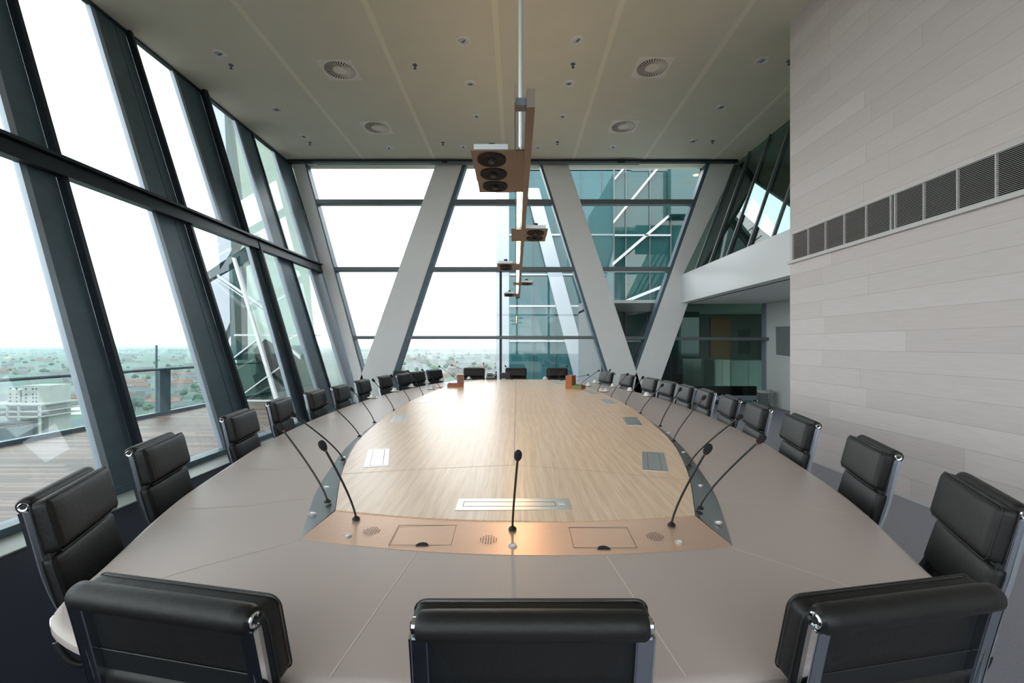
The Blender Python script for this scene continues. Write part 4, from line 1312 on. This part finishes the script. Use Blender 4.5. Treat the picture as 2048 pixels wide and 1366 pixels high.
MB().prism([pa(478, 803, YA + .1), pa(640, 803, YA + .1), pa(640, 830, YA + .1), pa(478, 830, YA + .1)], (0, .4, 0)).build('plinth', M['clad'], gb)

# ------------------------------------------------------------------ city far below
GZ = -76.0
def ground_mat():
    m = bpy.data.materials.new('city_ground')
    m.use_nodes = True
    t = m.node_tree
    b = t.nodes['Principled BSDF']
    b.inputs['Roughness'].default_value = .9
    co = t.nodes.new('ShaderNodeTexCoord')
    vo = t.nodes.new('ShaderNodeTexVoronoi')
    vo.inputs['Scale'].default_value = .02
    n = t.nodes.new('ShaderNodeTexNoise')
    n.inputs['Scale'].default_value = .006
    n.inputs['Detail'].default_value = 8
    t.links.new(co.outputs['Object'], vo.inputs['Vector'])
    t.links.new(co.outputs['Object'], n.inputs['Vector'])
    r = t.nodes.new('ShaderNodeValToRGB')
    e = r.color_ramp.elements
    e[0].position = .35; e[0].color = (.035, .065, .045, 1)
    e[1].position = .65; e[1].color = (.10, .125, .115, 1)
    t.links.new(n.outputs['Fac'], r.inputs['Fac'])
    mx = t.nodes.new('ShaderNodeMix')
    mx.data_type = 'RGBA'; mx.blend_type = 'OVERLAY'
    mx.inputs['Factor'].default_value = .35
    t.links.new(r.outputs['Color'], mx.inputs['A'])
    t.links.new(vo.outputs['Color'], mx.inputs['B'])
    t.links.new(mx.outputs['Result'], b.inputs['Base Color'])
    return m
o = MB().prism([(-26000, -4000, GZ), (26000, -4000, GZ), (26000, 30000, GZ), (-26000, 30000, GZ)], (0, 0, -2)).build('city_ground', ground_mat())
tag(o, 'flat city ground stretching to the horizon far below the windows', 'ground', kind='structure')
M['redroof'] = mat('red_tile_roof', (.16, .075, .06), .8, var=.2, scale=.3)
M['greyroof'] = mat('grey_roof', (.085, .10, .11), .8, var=.2, scale=.3)
M['paleroof'] = mat('pale_flat_roof', (.24, .26, .27), .8)
M['brick'] = mat('pale_brick', (.20, .18, .165), .8)
M['leafa'] = mat('tree_green', (.035, .07, .035), .9, var=.4, scale=.4)
M['leafb'] = mat('bright_tree_green', (.07, .115, .04), .9, var=.4, scale=.4)
M['leafc'] = mat('dark_tree_green', (.022, .05, .036), .9, var=.4, scale=.4)
def house_proto(rm, label, group):
    root = empty('house', (0, 0, 0), label, 'house', group)
    MB().b2((-16, -5, 0), (16, 5, 7)).build('walls', M['brick'], root, local=True)
    MB().prism([(-16.4, -5.6, 7), (-16.4, 5.6, 7), (-16.4, 0, 11.5)], (32.8, 0, 0)).build('roof', rm, root, local=True)
    return root
def block_proto(label, group):
    root = empty('apartment_block', (0, 0, 0), label, 'apartment block', group)
    MB().b2((-22, -6, 0), (22, 6, 17)).build('walls', M['brick'], root, local=True)
    MB().b2((-22.5, -6.5, 17), (22.5, 6.5, 18)).build('roof', M['greyroof'], root, local=True)
    wn_ = MB()
    for i in range(11):
        for j in range(5):
            wn_.b2((-20.5 + i * 3.9, -6.1, 1.4 + j * 3.2), (-18.5 + i * 3.9, -5.9, 3.1 + j * 3.2))
    wn_.build('windows', M['greyroof'], root, local=True)
    return root
def blob(r, seed, mb, c=(0, 0, 0), sq=.8):
    rnd = random.Random(seed)
    bm = bmesh.new()
    bmesh.ops.create_icosphere(bm, subdivisions=2, radius=r)
    c = Vector(c)
    vs = [Vector((v.co.x, v.co.y, v.co.z * sq)) * rnd.uniform(.82, 1.12) + c for v in bm.verts]
    bm.verts.index_update()
    fs = [[v.index for v in f.verts] for f in bm.faces]
    bm.free()
    mb.add(vs, fs)
def tree_proto(m, seed, label, group):
    root = empty('tree', (0, 0, 0), label, 'tree', group)
    mb = MB()
    blob(5, seed, mb, (0, 0, 8)); blob(3.6, seed + 1, mb, (3.5, 1, 7)); blob(3.4, seed + 2, mb, (-3, -1.5, 6.6)); blob(3, seed + 3, mb, (0, 2, 10.5))
    mb.build('crown', m, root, local=True, smooth=True)
    MB().tube([(0, 0, 0), (0, 0, 5)], [.5, .35], 7).build('trunk', M['brick'], root, local=True)
    return root
def gpt(u, v):
    d = EYE - GZ
    p = px(u, v, d); p.z = GZ
    return p
rnd = random.Random(11)
protos = {
    'r': house_proto(M['redroof'], 'row of houses with a red tiled roof in the city below', 'red roofed house rows in the city'),
    'g': house_proto(M['greyroof'], 'row of houses with a grey roof in the city below', 'grey roofed house rows in the city'),
    'b': block_proto('pale apartment block with a flat grey roof in the city below', 'apartment blocks in the city'),
    't': tree_proto(M['leafa'], 3, 'mid green tree among the city houses below', 'mid green trees in the city'),
    'u': tree_proto(M['leafb'], 9, 'bright green tree among the city houses below', 'bright green trees in the city'),
    'd': tree_proto(M['leafc'], 15, 'dark green tree among the city houses below', 'dark green trees in the city'),
}
first = {k: True for k in protos}
taken = []
RAD = {'r': 18, 'g': 18, 'b': 24, 't': 6.5, 'u': 6.5, 'd': 6.5}
def free(k, p, s):
    r = RAD[k] * s
    for q, r2 in taken:
        if (q.x - p.x) ** 2 + (q.y - p.y) ** 2 < (r + r2) ** 2: return False
    taken.append((p, r))
    return True
def put(k, p, rz, s=1.0):
    if not free(k, p, s): return None
    o = protos[k] if first[k] else copy_tree(protos[k])
    first[k] = False
    o.location = p
    o.rotation_euler.z = rz
    o.scale = (s, s, s)
    return o
for u, v, r in ((146, 829, 40), (48, 868, 75), (955, 724, 100), (985, 724, 90), (920, 726, 100), (726, 750, 60)):
    taken.append((gpt(u, v), r))
def nogo(u, v): return u < 118 and v > 752
k = 0
while k < 130:
    u = rnd.uniform(-10, 450); v = 705 + (rnd.random() ** 1.5) * 120
    if nogo(u, v): continue
    red = rnd.random() < (.75 if 738 < v < 768 else .35)
    put('r' if red else 'g', gpt(u, v), rnd.choice((.25, .3, 1.82)) + rnd.uniform(-.06, .06), rnd.uniform(.8, 1.2)); k += 1
k = 0
while k < 26:
    u = rnd.uniform(-10, 450); v = rnd.uniform(704, 815)
    if nogo(u, v): continue
    put('b', gpt(u, v), rnd.choice((.2, 1.77)) + rnd.uniform(-.1, .1), rnd.uniform(.7, 1.05)); k += 1
k = 0
while k < 150:
    u = rnd.uniform(-10, 450); v = 705 + (rnd.random() ** 1.2) * 130
    if nogo(u, v): continue
    put(rnd.choice('tttudd'), gpt(u, v), rnd.uniform(0, 6), rnd.uniform(.7, 1.3)); k += 1
for u, v, s, kk in ((270, 800, 2.2, 'd'), (360, 812, 2.0, 'u'), (385, 815, 2.0, 'u'), (405, 812, 2.3, 'd'), (420, 800, 2.4, 'd'), (395, 800, 1.9, 'd'), (130, 815, 2.0, 'u'), (155, 815, 1.9, 'u'), (110, 812, 1.8, 'u'), (345, 805, 1.6, 'd'), (170, 805, 1.7, 'u')):
    put(kk, gpt(u, v), rnd.uniform(0, 6), s)
for i in range(110):
    u = rnd.uniform(780, 1010); v = 704 + rnd.random() ** 1.3 * 60
    put(rnd.choice('tttudr'), gpt(u, v), rnd.uniform(0, 6), rnd.uniform(.9, 1.6))
for i in range(14):
    u = rnd.uniform(790, 1000); v = rnd.uniform(710, 765)
    put('b', gpt(u, v), rnd.uniform(0, 1.5), rnd.uniform(.7, 1.2))
# everything farther off, past counting: one object
far_mesh = MB(); far_mats = []
for i in range(2300):
    u = rnd.uniform(-200, 480) if i % 3 else rnd.uniform(720, 1020)
    v = 692.6 + rnd.random() ** 1.4 * 10
    p = gpt(u, v)
    wd, dp, h = rnd.uniform(14, 60), rnd.uniform(10, 18), rnd.uniform(6, 12) if rnd.random() < .88 else rnd.uniform(14, 38)
    Mr = Matrix.Translation(p) @ Matrix.Rotation(rnd.uniform(-.4, .4) + rnd.choice((0, PI / 2)), 4, 'Z')
    far_mesh.b2((-wd / 2, -dp / 2, 0), (wd / 2, dp / 2, h), Mr)
    far_mats += [rnd.choice((0, 1, 2, 2, 2))] * 6
for i in range(3200):
    u = rnd.uniform(-200, 480) if i % 2 else rnd.uniform(720, 1020)
    v = 692.4 + rnd.random() ** 1.3 * 10.5
    p = gpt(u, v)
    r0 = rnd.uniform(5, 13)
    far_mesh.lathe([(.3 * r0, 0), (r0, r0 * .5), (.8 * r0, r0 * 1.1), (.1 * r0, r0 * 1.5)], 6, Matrix.Translation(p))
    far_mats += [3] * 20
o = far_mesh.build('distant_city', M['redroof'])
for m_ in (M['greyroof'], M['paleroof'], M['leafa']): o.data.materials.append(m_)
o.data.polygons.foreach_set('material_index', far_mats)
tag(o, 'countless distant roofs and treetops merging at the hazy horizon', 'distant city', kind='stuff')
# humid summer haze lying over the city
hz = MB().b2((-12000, 60, -32), (12000, 20000, -9)).build('haze', bpy.data.materials.new('thin_haze'))
hm = hz.data.materials[0]
hm.use_nodes = True
hm.node_tree.nodes.clear()
ho = hm.node_tree.nodes.new('ShaderNodeOutputMaterial')
hv = hm.node_tree.nodes.new('ShaderNodeVolumeScatter')
hv.inputs['Color'].default_value = (.44, .57, .58, 1)
hv.inputs['Density'].default_value = .00045
hm.node_tree.links.new(hv.outputs[0], ho.inputs['Volume'])
tag(hz, 'pale blue haze lying over the distant city', 'haze', kind='stuff')
# white tower under construction
M['concrete'] = mat('pale_concrete', (.27, .27, .25), .8, var=.08, scale=.2)
b0 = gpt(48, 868)
ct = empty('unfinished_tower', b0, 'pale concrete tower under construction with open lower floors', 'building')
sc0 = b0.y / F
def tw(u0, u1, v0, v1, dy0, dy1):
    lo = Vector(((u0 - CX) * sc0, b0.y + dy0, EYE + (CY - v1) * sc0)); hi = Vector(((u1 - CX) * sc0, b0.y + dy1, EYE + (CY - v0) * sc0))
    return MB().b2(lo, hi)
tw(34, 88, 772, 868, 4, 24).build('tower_core', M['concrete'], ct)
tw(0, 25, 781, 868, 6, 24).build('tower_core', M['concrete'], ct)
for v in (806, 819, 829):
    tw(-20, 104, v, v + 2.4, -10, 26).build('floor_slab', M['concrete'], ct)
for u in (-18, 15, 38, 60, 100):
    tw(u, u + 2.2, 806, 868, -10, -8).build('pillar', M['concrete'], ct)
for u in (41, 55, 62, 4, 17):
    for v in (777, 788, 795, 803):
        tw(u, u + 2.6, v, v + 3.4, (3.7 if u > 30 else 5.7), 4.2 if u > 30 else 6.2).build('window_opening', M['hole'], ct)
tw(-40, 90, 838, 868, -22, -10).build('site_hut', M['greyroof'], ct)
q = gpt(146, 829)
tn_ = MB()
ring_ = [(22 * math.cos(PI * i / 10), 9 * math.sin(PI * i / 10)) for i in range(11)]
tn_.prism([(q.x + a, q.y, GZ + b) for a, b in ring_], (0, 30, 0))
o = tn_.build('marquee', mat('white_canvas', (.8, .8, .8), .7)); tag(o, 'white arched marquee tent near the construction site', 'tent')
# three pale slabs in the park beyond the far windows
for i, (u, v, wd, h) in enumerate(((955, 716, 13, 15), (985, 716, 9, 14), (920, 718, 15, 9), (726, 742, 9, 30))):
    p = gpt(u, v + 8)
    s_ = p.y / F
    root = empty('apartment_tower', p, ('wide pale tower block beyond the park', 'slim pale tower block beyond the park', 'low pale slab block among the park trees', 'tall pale tower seen beside the corner column')[i], 'tower block')
    MB().b2((p.x - wd / 2 * s_, p.y, GZ), (p.x + wd / 2 * s_, p.y + 14, GZ + h * s_)).build('walls', M['paleroof'], root)
    MB().b2((p.x - wd / 2 * s_ - 1, p.y - 1, GZ + h * s_), (p.x + wd / 2 * s_ + 1, p.y + 15, GZ + h * s_ + 2)).build('roof', M['greyroof'], root)
